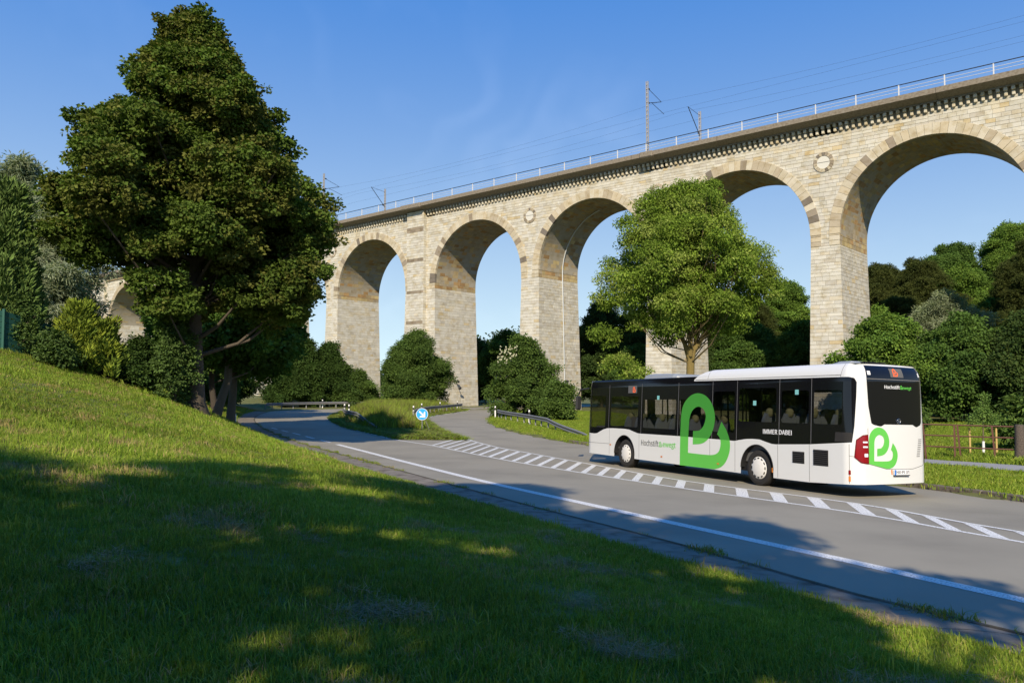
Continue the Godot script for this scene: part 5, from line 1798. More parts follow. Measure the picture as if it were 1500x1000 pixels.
		trunk_part(o, [Vector3(-s[4] * 0.4, -0.4, 0), Vector3(0, 0.8, 0), Vector3(s[4] * 0.5, 2.2, 0), Vector3(s[4] * 0.6, 4.2, 0), Vector3(0.6, s[2] * 0.8, 0)], [0.36, 0.25, 0.22, 0.18, 0.04], Color(0.27, 0.22, 0.16) if i < 2 else Color(0.1, 0.08, 0.06), b, 0.09)
		crown_part(o, b, L.maple, 5.5, [Color(0.05, 0.09, 0.018), Color(0.065, 0.11, 0.02), Color(0.045, 0.075, 0.018)], 1.1, M.leaf)
		i += 1
	# shrubs round the garden fence
	R.seed = 401
	o = plant("cypress_tree", "upright feathery cypress above the green fence", "tree", "", g3(-17.9, 28.6))
	b = []
	for k in 30:
		var t := k / 29.0
		var a := k * 2.4
		var r := 1.1 * (1.0 - 0.75 * t)
		b.append([Vector3(cos(a) * r * 0.6, 0.4 + t * 4.5, sin(a) * r * 0.6), Vector3(0.55, 0.85, 0.55) * (1.1 - 0.4 * t)])
	trunk_part(o, [Vector3(0, -0.3, 0), Vector3(0, 3, 0), Vector3(0, 5.6, 0)], [0.16, 0.1, 0.03], Color(0.1, 0.07, 0.05), b, 0.0)
	crown_part(o, b, L.plume, 16.0, [Color(0.075, 0.115, 0.03), Color(0.09, 0.13, 0.036), Color(0.06, 0.095, 0.026)], 0.95, M.needle, true)
	var shrubs := [
		["golden_shrub", "yellow-green feathery shrub spilling over the green fence", -15.5, 29.4, 2.1, 0.95, "gold"],
		["golden_shrub", "lower yellow-green shrub between the cypress and the dark shrub", -14.9, 29.8, 1.7, 0.75, "gold"],
		["dark_shrub", "dark green round shrub in front of the stone arch with brown soil below", -14.0, 30.6, 1.7, 0.8, "dark"],
		["hedge_shrub", "tall leafy ivy-like shrub against the maple trunk", -12.9, 31.2, 4.4, 0.9, "hedge"],
		["hedge_shrub", "low light-leaved shrub at the foot of the maple trunk", -12.7, 30.8, 3.0, 0.85, "hedge"],
		["hedge_shrub", "low ragged bush at the foot of the green fence", -15.6, 28.0, 0.9, 0.7, "hedge"],
		["hedge_shrub", "climbing bush on the green fence below the cypress", -16.9, 28.1, 2.0, 0.55, "hedge"],
		["road_bush", "large round bush standing before the broad viaduct pier on the grass island side", -11.6, 98.0, 8.6, 4.5, "bush"],
		["road_bush", "wide dark bush with a few white blossoms beside the ramp guardrail", 1.2, 77.0, 7.4, 3.3, "bush"],
		["road_bush", "low bush at the ramp guardrail close to the bus front", 4.0, 70.0, 3.0, 1.8, "bush"],
		["road_bush", "dark bush behind the far guardrail at the road bend", -27.8, 108.0, 9.0, 4.0, "dark"],
		["road_bush", "broad dark bush between road bend and the shaded viaduct pier", -24.8, 110.0, 7.6, 4.2, "dark"],
		["road_bush", "low greyish bush at the foot of the narrow pier", -20.3, 108.5, 4.2, 2.6, "bush"],
		["bank_bush", "dark bush on the bank end between pale trunks and grey pier foot", -33.0, 93.0, 5.5, 3.4, "dark"],
		["bank_bush", "leafy bush under the broad bank tree where the pavement ends", -31.5, 86.0, 4.2, 2.6, "bush"],
		["verge_shrub", "slender leafy shrub rising behind the bus roof before the pier", 15.6, 36.0, 3.9, 1.3, "thin"],
		["meadow_bush", "rounded bush at the meadow edge behind the rusty gate", 24.0, 52.0, 2.6, 2.2, "bush"],
		["meadow_bush", "bush beside the weathered gate post", 22.2, 35.5, 2.2, 1.3, "bush"],
	]
	i = 0
	for s in shrubs:
		R.seed = 500 + i
		o = plant(s[0], s[1], "bush", "", g3(s[2], s[3]))
		var h: float = s[4]
		var r: float = s[5]
		b = clumps(h * 0.1, h * 0.94, [[0.0, r * 0.95], [0.25, r], [0.5, r * 0.8], [0.75, r * 0.5], [1.0, r * 0.14]], 52 if r > 2.5 else 24, r * (0.22 if r > 2.5 else 0.29), Vector3.ZERO, 0.8)
		b = ragged(b, 46 if r > 2.5 else 14, r * 0.15)
		trunk_part(o, [Vector3(0, -0.3, 0), Vector3(0.05, h * 0.4, 0), Vector3(0, h * 0.75, 0)], [0.03 * h, 0.02 * h, 0.01 * h], Color(0.12, 0.1, 0.07), b, 0.015 * h, 3)
		match s[6]:
			"gold": crown_part(o, b, L.plume, 26.0, [Color(0.13, 0.16, 0.02), Color(0.1, 0.135, 0.018), Color(0.075, 0.11, 0.018)], 0.75, M.needle, true)
			"dark": crown_part(o, b, L.fine if r > 2.0 else L.hedge, 6.0 if r > 2.0 else 28.0, [Color(0.04, 0.068, 0.016), Color(0.03, 0.055, 0.014)], 1.35 if r > 2.0 else 1.0, M.leaf)
			"hedge": crown_part(o, b, L.hedge, 26.0, [Color(0.055, 0.09, 0.025), Color(0.07, 0.11, 0.03), Color(0.045, 0.075, 0.02)], 1.0, M.leaf)
			"bush": crown_part(o, b, L.fine, 6.5, [Color(0.058, 0.095, 0.022), Color(0.07, 0.11, 0.025), Color(0.048, 0.08, 0.02)], 1.1, M.leaf)
			"thin": crown_part(o, b, L.hedge, 7.0, [Color(0.09, 0.14, 0.03), Color(0.07, 0.11, 0.03)], 1.2, M.leaf)
		if s[1].contains("blossoms"):
			var bl := MB.new()
			for k in 110:
				var p := Vector3(-1.6 + R.randf_range(-0.9, 0.9), R.randf_range(3.6, 6.6), 0.9 + R.randf_range(-0.4, 1.2))
				p.x += (6.6 - p.y) * -0.1
				for q in 4: leaf(bl, p, rand_dir(), rand_dir(), 0.16, 0.13, Color(0.62, 0.6, 0.42))
			put(bl, "blossom", M.leaf, o)
		i += 1
	# wood behind the viaduct and round the meadow: label, x, d, height, crown radius, kind
	var wood := [
		["bright green tree at the meadow edge behind the bus tail", 32.0, 70.0, 9.5, 4.2, "bright"],
		["mid green spreading tree at the edge of the gate meadow", 37.0, 67.0, 9.0, 4.4, "green"],
		["dark green low-branched tree behind the young staked sapling", 40.5, 63.5, 9.0, 4.2, "dark"],
		["bright leafy tree over the weathered gate post", 43.0, 64.0, 10.0, 4.4, "bright"],
		["green tree beyond the gate post, leaning over the meadow", 47.0, 61.0, 10.0, 4.5, "green"],
		["light green tree at the foot of the wooded slope", 40.0, 90.0, 11.5, 4.6, "bright"],
		["light green round tree just behind the viaduct pier", 42.5, 95.0, 11.5, 4.6, "bright"],
		["silver grey willow standing out of the dark wood", 45.6, 85.5, 13.0, 5.0, "silver"],
		["bright maple in front of the silver willow", 46.5, 79.0, 7.5, 3.6, "bright"],
		["bright maple at the feet of the dark conifer", 53.0, 76.5, 8.5, 4.0, "bright"],
		["dark conifer-like tree on the slope beside the willow", 68.0, 104.0, 22.0, 7.5, "olive"],
		["olive brown tree above the slope behind the thin bare twigs", 52.0, 116.0, 20.0, 6.5, "olive"],
		["olive brown tree next to the viaduct pier on the slope", 57.0, 124.0, 21.0, 6.0, "olive"],
		["tall green tree on the crest of the slope", 70.0, 128.0, 23.0, 7.0, "green"],
		["tallest bright green tree on the crest of the slope", 78.0, 126.0, 25.0, 7.5, "bright"],
		["green tree on the crest next to the tallest one", 84.0, 122.0, 24.0, 7.0, "green"],
		["olive tree pressed against the pier beneath the bare twigs", 49.5, 104.0, 15.0, 5.0, "olive"],
		["brownish tree in the middle of the slope above the bright maple", 56.0, 111.0, 20.5, 6.0, "olive"],
		["green tree on the slope between brownish tree and crest", 63.0, 121.0, 22.0, 6.5, "green"],
		["bright tree on the slope above the silver willow", 65.0, 117.0, 19.5, 5.5, "bright"],
		["dark olive tree seen between two piers above the bus", 36.0, 122.0, 17.0, 5.5, "olive"],
		["light topped tree beside the dark olive one between the piers", 43.0, 128.0, 20.0, 5.5, "bright"],
		["mid green tree low between the piers above the bus roof", 31.0, 108.0, 12.0, 5.2, "green"],
		["green tree behind the ash crown", 37.5, 104.0, 11.5, 5.0, "green"],
		["dark green tree beneath the ash crown", 26.0, 112.0, 13.0, 5.2, "dark"],
		["very dark tree filling the arch beside the drain pipe pier", 14.0, 128.0, 16.5, 5.4, "dark"],
		["dark tree behind the bus front in the same arch", 20.0, 124.0, 15.5, 5.2, "dark"],
		["grey green tree low in the arch behind the bus front", 18.5, 118.0, 9.0, 4.0, "green"],
		["round dark tree in the arch over the ramp", -7.0, 146.0, 11.5, 5.0, "dark"],
		["bright topped tree in the arch over the ramp", -1.0, 140.0, 12.5, 4.6, "green"],
		["low tree closing the view behind the ramp bush", 4.5, 134.0, 11.0, 4.6, "dark"],
		["pale silvery tree rising behind the cypress", -34.5, 56.0, 13.0, 3.8, "silver"],
		["second pale silvery tree between cypress and maple crown", -29.8, 54.0, 10.5, 2.6, "silver"],
		["dark tree below the pale arches of the viaduct", -46.0, 84.0, 4.5, 3.5, "dark"],
		["green tree hiding the feet of the far arches", -36.0, 82.0, 4.5, 3.5, "green"],
	]
	i = 0
	for w in wood:
		wild_tree("woodland_tree", w[0], "trees of the wood behind the viaduct", w[1], w[2], w[3], w[4], w[5], 700 + i, 0.04)
		i += 1
	# trees behind the viewpoint, whose shade lies on the bank and road
	for s in [[-3.2, -7.2, 16.3, 3.9, 51], [1.0, -7.0, 13.2, 2.7, 52], [-8.6, -7.4, 11.0, 3.3, 53]]:
		R.seed = s[4]
		o = plant("roadside_tree", ["tall broad-crowned tree on the bank behind the viewpoint", "slim tree at the pavement end of the row behind the viewpoint", "small tree at the garden end of the row behind the viewpoint"][s[4] - 51], "tree", "row of trees behind the viewpoint", g3(s[0], s[1]))
		b = clumps(2.6, s[2] * 0.94, [[0.0, s[3] * 0.8], [0.4, s[3]], [0.7, s[3] * 0.85], [1.0, s[3] * 0.3]], 22 if s[4] == 52 else 36, s[3] * 0.27)
		b = ragged(b, 16, s[3] * 0.13)
		trunk_part(o, [Vector3(0, -0.3, 0), Vector3(0, 2.5, 0), Vector3(0, s[2] * 0.85, 0)], [0.35, 0.27, 0.05], Color(0.15, 0.12, 0.09), b, 0.08)
		crown_part(o, b, L.maple, 4.2, [Color(0.05, 0.085, 0.02), Color(0.06, 0.095, 0.022)], 1.05, M.leaf)
	# bare twigs above the slope
	R.seed = 900
	o = plant("bare_tree", "bare twiggy treetop standing above the olive trees", "tree", "", g3(58.5, 134.0))
	var bt := MB.new()
	bt.tube([Vector3(0, -0.5, 0), Vector3(0, 12, 0), Vector3(0.3, 19, 0)], [0.3, 0.2, 0.08], 8, Color(0.13, 0.11, 0.1))
	for k in 70:
		var y := R.randf_range(10.0, 19.0)
		var d := rand_dir(); d.y = absf(d.y) + 0.6
		d = d.normalized() * R.randf_range(1.5, 4.0)
		bt.tube([Vector3(0.1, y, 0), Vector3(0.1, y, 0) + d * 0.5 + Vector3(0, 0.1, 0), Vector3(0.1, y, 0) + d + Vector3(0, 0.6, 0)], [0.06, 0.04, 0.015], 4, Color(0.13, 0.11, 0.1), false)
	put(bt, "trunk", M.bark, o)
	# woods on the far hill
	R.seed = 910
	var where := []
	var cols := []
	for k in 900:
		var x := R.randf_range(-240, 240)
		var t := R.randf()
		var y1 := 40.0 * exp(-pow((x - 10.0) / 95.0, 2)) + 6.0 * sin(x * 0.03)
		where.append(Transform3D(Basis(rand_dir(), R.randf() * TAU).scaled(Vector3.ONE * R.randf_range(5, 9)), Vector3(x, lerpf(-6.0, y1, t) + 2.0, -lerpf(480.0, 590.0, t))))
		var v := R.randf_range(0.75, 1.2)
		cols.append(Color(0.045 * v, 0.075 * v, 0.025 * v))
	tag(copies(L.big, where, cols, "far_woods", M.leaf), "wooded crest of the distant hill seen through the arch", "woods", "", "stuff")
	build_grass()
func build_grass() -> void:
	var T1 := tuft(21, 15, 0.08, 0.062, 0.0055, 0.8)
	var T2 := tuft(22, 18, 0.14, 0.08, 0.009, 0.75)
	var T3 := tuft(23, 20, 0.27, 0.15, 0.018, 0.65)
	var TALL := tuft(24, 20, 0.4, 0.8, 0.03, 0.55)
	var greens := [Color(0.215, 0.31, 0.03), Color(0.245, 0.335, 0.036), Color(0.175, 0.27, 0.026), Color(0.3, 0.35, 0.06)]
	var straw := Color(0.42, 0.33, 0.14)
	var dry := FastNoiseLite.new()
	dry.seed = 4; dry.frequency = 0.45; dry.fractal_octaves = 3
	var lush := FastNoiseLite.new()
	lush.seed = 8; lush.frequency = 0.16; lush.fractal_octaves = 3
	# the mown bank
	R.seed = 1001
	for lay in [[T1, 2.6, 8.0, 330.0, 1.0], [T1, 8.0, 14.0, 190.0, 1.25], [T2, 14.0, 24.0, 75.0, 1.0], [T2, 24.0, 42.0, 42.0, 1.3], [T3, 42.0, 92.0, 10.0, 1.0]]:
		var where := []
		var cols := []
		var d0: float = lay[1]
		var d1: float = lay[2]
		var width := 0.66 * 2.0 * d1 + 4.0
		var n := int((d1 - d0) * width * lay[3])
		for k in n:
			var d := R.randf_range(d0, d1)
			var x := R.randf_range(-1.0, 1.0) * (0.66 * d + 1.6)
			var p := Vector2(x, d)
			if not left_of_walk(p): continue
			var q := seg_dist(p, edge_pts) if d > 24.0 or R.randf() < 0.12 else 1.0
			if q > 10.5 or q < 0.02: continue
			# scuffed, bare places
			var dn := dry.get_noise_2d(x, d)
			if dn > 0.4 and R.randf() < 0.4: continue
			var sc: float = lay[4] * R.randf_range(0.7, 1.3) * (1.0 + 0.5 * lush.get_noise_2d(x, d))
			if R.randf() < 0.006: sc *= 1.8
			where.append(Transform3D(Basis(Vector3.UP, R.randf() * TAU).scaled(Vector3(sc, sc * R.randf_range(0.75, 1.2), sc)), Vector3(x, ground_y(x, d) - 0.004, -d)))
			var c: Color = greens[R.randi_range(0, 3)]
			var v := R.randf_range(0.75, 1.2) * (1.0 + 0.35 * lush.get_noise_2d(x + 40.0, d))
			if R.randf() < 0.04 + maxf(0.0, dn - 0.12) * 1.1: c = straw
			cols.append(Color(c.r * v, c.g * v, c.b * v))
		tag(copies(lay[0], where, cols, "bank_grass", M.grass), "mown grass of the bank between pavement and garden fence", "grass", "grass of the bank", "stuff")
	# verge, meadow and island
	R.seed = 1002
	var vw := []
	var vc := []
	for k in 60000:
		var d := R.randf_range(14.0, 72.0)
		var x := R.randf_range(2.0, 46.0)
		if x > 0.66 * d + 3.0 or x < 0.02 * d: continue
		var p := Vector2(x, d)
		if Geometry2D.is_point_in_polygon(p, road_poly): continue
		var pd := absf(x - (14.72 + (29.3 - d) * 0.36)) if d > 12.0 else 9.0
		if path_gap(x, d): continue
		var sc := R.randf_range(0.6, 1.2) * (1.0 if x < 17.0 - (d - 28.0) * 0.2 else 1.8)
		vw.append(Transform3D(Basis(Vector3.UP, R.randf() * TAU).scaled(Vector3.ONE * sc), Vector3(x, ground_y(x, d) - 0.01, -d)))
		var c: Color = greens[R.randi_range(0, 3)]
		var v := R.randf_range(0.8, 1.25)
		vc.append(Color(c.r * v, c.g * v, c.b * v))
	tag(copies(T3, vw, vc, "meadow_grass", M.grass), "green grass of the verge and the meadow behind the rusty gate", "grass", "", "stuff")
	R.seed = 1003
	var iw := []
	var ic := []
	for k in 26000:
		var d := R.randf_range(41.5, 104.0)
		var x := R.randf_range(-20.0, -1.5)
		var p := Vector2(x, d)
		if not Geometry2D.is_point_in_polygon(p, island_poly): continue
		var q := seg_dist(p, closed(road_poly))
		if q < 0.12: continue
		var tall := clampf((q - 0.9) / 2.2, 0.0, 1.0)
		var sc := R.randf_range(0.6, 1.1)
		if tall > R.randf() and d > 50.0:
			iw.append(Transform3D(Basis(Vector3.UP, R.randf() * TAU).scaled(Vector3(1, sc * (0.55 + 0.9 * tall), 1)), Vector3(x, ground_y(x, d) - 0.02, -d)))
		else:
			iw.append(Transform3D(Basis(Vector3.UP, R.randf() * TAU).scaled(Vector3(1, 0.2 * sc, 1)), Vector3(x, ground_y(x, d) - 0.01, -d)))
		var c: Color = greens[R.randi_range(0, 3)] if R.randf() < 0.6 else Color(0.17, 0.16, 0.06)
		var v := R.randf_range(0.8, 1.25)
		ic.append(Color(c.r * v, c.g * v, c.b * v))
	tag(copies(TALL, iw, ic, "island_grass", M.grass), "tall seeding grass on the traffic island behind the blue sign", "grass", "", "stuff")
	# strip of short grass beyond the ramp, beside its guardrail
	R.seed = 1006
	var rw := []
	var rc := []
	for k in 9000:
		var d := R.randf_range(42.0, 100.0)
		var x := R.randf_range(-2.0, 12.0)
		var p := Vector2(x, d)
		if Geometry2D.is_point_in_polygon(p, road_poly) or path_gap(x, d): continue
		var sc := R.randf_range(0.6, 1.4)
		rw.append(Transform3D(Basis(Vector3.UP, R.randf() * TAU).scaled(Vector3.ONE * sc), Vector3(x, ground_y(x, d) - 0.01, -d)))
		var c: Color = greens[R.randi_range(0, 3)]
		var v := R.randf_range(0.8, 1.2)
		rc.append(Color(c.r * v, c.g * v, c.b * v))
	tag(copies(T3, rw, rc, "ramp_grass", M.grass), "grass strip along the guardrail beyond the ramp", "grass", "", "stuff")
	# weeds in the gutter joint between pavement and road
	R.seed = 1004
	var gl := smooth_line(GUTTER, 0.12)
	var ww := []
	var wc := []
	for p in gl:
		if p.y < 5.0 or p.y > 60.0: continue
		var dn := dry.get_noise_2d(p.x * 2.0 + 9.0, p.y * 2.0)
		if dn < 0.02: continue
		for k in int(1 + dn * 12.0):
			var q: Vector2 = p + Vector2(R.randf_range(-0.12, 0.12), R.randf_range(-0.12, 0.12))
			var sc := R.randf_range(0.4, 1.15) * (0.45 + dn * 1.6)
			ww.append(Transform3D(Basis(Vector3.UP, R.randf() * TAU).scaled(Vector3.ONE * sc), Vector3(q.x, road_y(q.x, q.y) + 0.01, -q.y)))
			var c: Color = greens[R.randi_range(0, 3)] if R.randf() < 0.75 else straw
			wc.append(Color(c.r * 0.85, c.g * 0.85, c.b * 0.85))
	tag(copies(T2, ww, wc, "gutter_weeds", M.grass), "weeds and grass growing in the joint between pavement and road", "weeds", "", "stuff")
	# dry mown clippings lying in the foreground grass
	R.seed = 1005
	var cw := []
	var cc := []
	var CL := clippings()
	for k in 14000:
		var d := R.randf_range(2.8, 14.0)
		var x := R.randf_range(-1.0, 1.0) * (0.66 * d + 1.0)
		if dry.get_noise_2d(x, d) < 0.36 or not left_of_walk(Vector2(x, d)): continue
		cw.append(Transform3D(Basis(Vector3.UP, R.randf() * TAU).scaled(Vector3.ONE * R.randf_range(0.7, 1.3)), Vector3(x, ground_y(x, d) + R.randf_range(0.0, 0.05), -d)))
		var v := R.randf_range(0.6, 1.15)
		cc.append(Color(0.36 * v, 0.26 * v, 0.14 * v))
	tag(copies(CL, cw, cc, "dry_clippings", M.grass), "brown dried clippings lying on the mown bank", "clippings", "", "stuff")
func path_gap(x: float, d: float) -> bool:
	var pl := [Vector2(9.5, 44.0), Vector2(13.3, 33.0), Vector2(14.72, 29.3), Vector2(15.75, 25.6), Vector2(18.5, 18.0), Vector2(24.0, 8.0)]
	for i in pl.size() - 1:
		if d <= pl[i].y and d > pl[i + 1].y:
			var e := lerpf(pl[i].x, pl[i + 1].x, (pl[i].y - d) / (pl[i].y - pl[i + 1].y))
			return x > e - 0.1 and x < e + 2.6
	return false
func clippings() -> ArrayMesh:
	R.seed = 77
	var mb := MB.new()
	for i in 14:
		var a := R.randf() * TAU
		var dir := Vector3(cos(a), R.randf_range(-0.15, 0.25), sin(a)).normalized()
		var p := Vector3(R.randf_range(-0.08, 0.08), R.randf_range(0.0, 0.02), R.randf_range(-0.08, 0.08))
		var s := Vector3(-dir.z, 0, dir.x) * 0.0025
		var q := p + dir * R.randf_range(0.06, 0.14)
		var v := R.randf_range(0.7, 1.3)
		mb.tri(p - s, p + s, q, Color(v, v, v))
	return mb.mesh()

# ================================================================ street things
func build_street() -> void:
	# keep-right sign on the island
	var sg := base("traffic_sign", g3(-5.45, 49.8))
	sg.rotation.y = 0.06
	tag(sg, "round blue traffic sign with white arrow pointing down, on the grass island", "traffic sign")
	var a := MB.new()
	a.tube([Vector3(0, -0.2, 0), Vector3(0, 1.35, 0)], [0.03, 0.03], 8, WHITE)
	put(a, "post", M.zinc, sg)
	var stay := MB.new()
	stay.tube([Vector3(0.1, 0.9, -0.05), Vector3(0.45, 0.0, -0.15)], [0.018, 0.018], 6, WHITE)
	put(stay, "stay", M.rail_old, sg)
	var c := Vector3(0, 1.0, 0.05)
	for r in [[0.36, 0.0, M.post_white, "rim"], [0.335, 0.006, M.sign_blue, "face"]]:
		var k := MB.new()
		k.lathe(c + Vector3(0, 0, r[1]), Vector3.BACK, [Vector2(r[0], -0.015), Vector2(r[0], 0.0), Vector2(0.0, 0.0)], 36, WHITE)
		put(k, r[3], r[2], sg)
	var ar := MB.new()
	var rot := Transform3D(Basis(Vector3.BACK, -PI * 0.25), c + Vector3(0, 0, 0.012))
	for q in [[[-0.25, -0.045], [0.12, -0.045], [0.12, 0.045], [-0.25, 0.045]]]:
		ar.face(rot * Vector3(q[0][0], q[0][1], 0), rot * Vector3(q[1][0], q[1][1], 0), rot * Vector3(q[2][0], q[2][1], 0), Vector3.BACK, WHITE)
		ar.face(rot * Vector3(q[0][0], q[0][1], 0), rot * Vector3(q[2][0], q[2][1], 0), rot * Vector3(q[3][0], q[3][1], 0), Vector3.BACK, WHITE)
	for s in [-1.0, 1.0]:
		var h := [Vector3(0.27, 0, 0), Vector3(0.14, 0, 0), Vector3(0.0, 0.13 * s, 0), Vector3(0.0, 0.26 * s, 0)]
		ar.face(rot * h[0], rot * h[1], rot * h[2], Vector3.BACK, WHITE); ar.face(rot * h[0], rot * h[2], rot * h[3], Vector3.BACK, WHITE)
	put(ar, "arrow", M.post_white, sg)
	# guardrails
	guardrail("low dark guardrail along the shaded edge of the grass island", [[-15.0, 73.0], [-13.4, 66.0], [-11.46, 60.03], [-9.4, 53.8], [-8.3, 50.6]], M.rail_old, true, 1.0)
	guardrail("dark guardrail round the ramp side of the grass island, behind the blue sign", [[-8.0, 67.0], [-8.5, 74.0], [-8.3, 82.0], [-7.3, 90.0], [-6.4, 98.0], [-6.2, 102.0]], M.rail_old, false, 1.0)
	guardrail("bright zinc guardrail outside the ramp bend beside the flowering bush", [[-1.2, 80.0], [-1.35, 74.8], [-0.58, 69.0], [0.85, 62.5], [1.95, 56.5], [2.9, 51.0], [4.2, 45.8]], M.zinc, true, 1.0)
	guardrail("grey guardrail beyond the far bend of the main road", [[-28.2, 94.0], [-25.4, 101.5], [-18.0, 107.8], [-11.5, 112.0]], M.zinc, false, 1.0)
	# delineators: white posts with a black band
	for p in [[-14.2, 71.5, "delineator post at the end of the low dark guardrail"], [-15.3, 75.0, "delineator post just beyond the end of the low dark guardrail"], [-8.4, 70.0, "delineator post behind the blue sign"], [-8.8, 80.0, "delineator post on the island guardrail beyond the blue sign"], [-7.8, 89.0, "delineator post on the island guardrail before the broad pier"], [-6.6, 99.0, "delineator post at the far end of the island guardrail"], [-1.9, 81.0, "delineator post at the far end of the zinc guardrail"], [-1.5, 73.5, "delineator post at the bend of the zinc guardrail"], [1.3, 62.0, "delineator post standing before the flowering bush"], [-23.9, 103.5, "delineator post on the guardrail at the far road bend"]]:
		var o := base("delineator_post", g3(p[0], p[1]))
		tag(o, "white " + p[2], "post", "delineator posts along the road")
		var b := MB.new()
		b.box(Transform3D(Basis(), Vector3(0, 0.5, 0)), Vector3(0.12, 1.1, 0.1), WHITE, 0.02)
		put(b, "shaft", M.post_white, o)
		var k := MB.new()
		k.box(Transform3D(Basis(Vector3.BACK, 0.12), Vector3(0, 0.8, 0)), Vector3(0.13, 0.22, 0.108), WHITE)
		put(k, "black_band", M.black, o)
	# rusty gate of the meadow
	var A := Vector2(15.4, 32.8)
	var B := Vector2(18.75, 30.4)
	var dirv := (B - A).normalized()
	var gt := base("field_gate", g3(A.x, A.y))
	tag(gt, "rusty brown tubular field gate between path and meadow", "gate")
	var len := A.distance_to(B)
	var dx := Vector3(dirv.x, 0, -dirv.y)
	for y in [0.52, 0.95, 1.37]:
		var k := MB.new()
		k.tube([dx * -3.5 + Vector3(0, y, 0), dx * len + Vector3(0, y - 0.02, 0)], [0.028, 0.028], 6, WHITE)
		put(k, "rail", M.rust, gt)
	for u in [-2.5, -1.2, 0.75, 0.95, 2.0, 2.15, 3.3]:
		var k := MB.new()
		k.box(Transform3D(Basis(dx, Vector3.UP, dx.cross(Vector3.UP)), dx * u + Vector3(0, 0.68, 0)) * Transform3D(Basis(Vector3.BACK, 0.07 if int(u * 10) % 2 else 0.0), Vector3.ZERO), Vector3(0.06, 1.38, 0.05), WHITE)
		put(k, "upright", M.rust, gt)
	var post := base("gate_post", g3(18.72, 30.35))
	tag(post, "thick weathered grey wooden post at the end of the rusty gate", "post")
	var pb := MB.new()
	pb.tube([Vector3(0, -0.3, 0), Vector3(0, 0.1, 0), Vector3(0.02, 0.8, 0), Vector3(0.01, 1.36, 0)], [0.19, 0.18, 0.165, 0.15], 9, WHITE)
	put(pb, "shaft", M.old_wood, post)
	# staked sapling
	var sp := plant("sapling", "young planted sapling with white trunk guard behind the rusty gate", "tree", "", g3(18.9, 33.0))
	R.seed = 1201
	var tb := MB.new()
	tb.tube([Vector3(0, -0.1, 0), Vector3(0.02, 1.3, 0), Vector3(0.05, 2.4, 0)], [0.03, 0.025, 0.008], 6, Color(0.25, 0.2, 0.13))
	put(tb, "trunk", M.bark, sp)
	crown_part(sp, [[Vector3(-0.3, 1.45, 0), Vector3(0.35, 0.25, 0.3)], [Vector3(0.25, 1.5, 0), Vector3(0.35, 0.25, 0.3)], [Vector3(0, 1.75, 0), Vector3(0.32, 0.3, 0.3)], [Vector3(0.05, 2.2, 0), Vector3(0.13, 0.3, 0.13)], [Vector3(0.08, 2.45, 0), Vector3(0.12, 0.12, 0.12)]], L.hedge, 34.0, [Color(0.11, 0.17, 0.04), Color(0.085, 0.14, 0.035)], 0.6, M.leaf)
	var gd := MB.new()
	gd.tube([Vector3(0, 0.0, 0), Vector3(0.01, 0.62, 0)], [0.055, 0.05], 8, WHITE)
	put(gd, "trunk_guard", M.post_white, sp)
	for s in [[-0.5, "pale wooden stake on the gate side of the sapling"], [0.5, "pale wooden stake on the post side of the sapling"]]:
		var st := base("tree_stake", g3(18.9 + s[0] * 0.95, 33.0 - s[0] * 0.2))
		tag(st, s[1], "stake", "stakes of the sapling")
		var k := MB.new()
		k.tube([Vector3(0, -0.2, 0), Vector3(0, 1.12, 0), Vector3(0, 1.16, 0)], [0.04, 0.04, 0.025], 8, WHITE)
		put(k, "pole", M.stake, st)
	# garden fence on top of the bank: posts and panels of green strips
	var line := [Vector2(-18.6, 25.6), Vector2(-17.0, 27.3), Vector2(-16.3, 29.4), Vector2(-15.2, 31.0), Vector2(-14.2, 32.6)]
	var fence := base("garden_fence", g3(line[0].x, line[0].y))
	tag(fence, "dark green garden fence of slatted panels at the top of the bank", "fence")
	for i in line.size():
		var p := g3(line[i].x, line[i].y) - fence.position
		var k := MB.new()
		k.box(Transform3D(Basis(), p + Vector3(0, 0.62, 0)), Vector3(0.09, 1.6, 0.09), WHITE, 0.008)
		put(k, "post", M.fence_green, fence)
		if i + 1 < line.size():
			var q := g3(line[i + 1].x, line[i + 1].y) - fence.position
			for s in 7:
				var y := 0.12 + s * 0.19
				var b := MB.new()
				b.bar(p + Vector3(0, y, 0), q + Vector3(0, y, 0), 0.02, 0.175, WHITE)
				put(b, "slat", M.fence_green, fence)
	# white survey peg on the bank
	var peg := MB.new()
	peg.box(Transform3D(Basis(), Vector3(0, 0.3, 0)), Vector3(0.1, 0.8, 0.08), WHITE, 0.01)
	var po := put(peg, "marker_peg", M.post_white)
	po.position = g3(-19.2, 57.0)
	tag(po, "small pale marker peg on the bank below the leaning trees", "post")
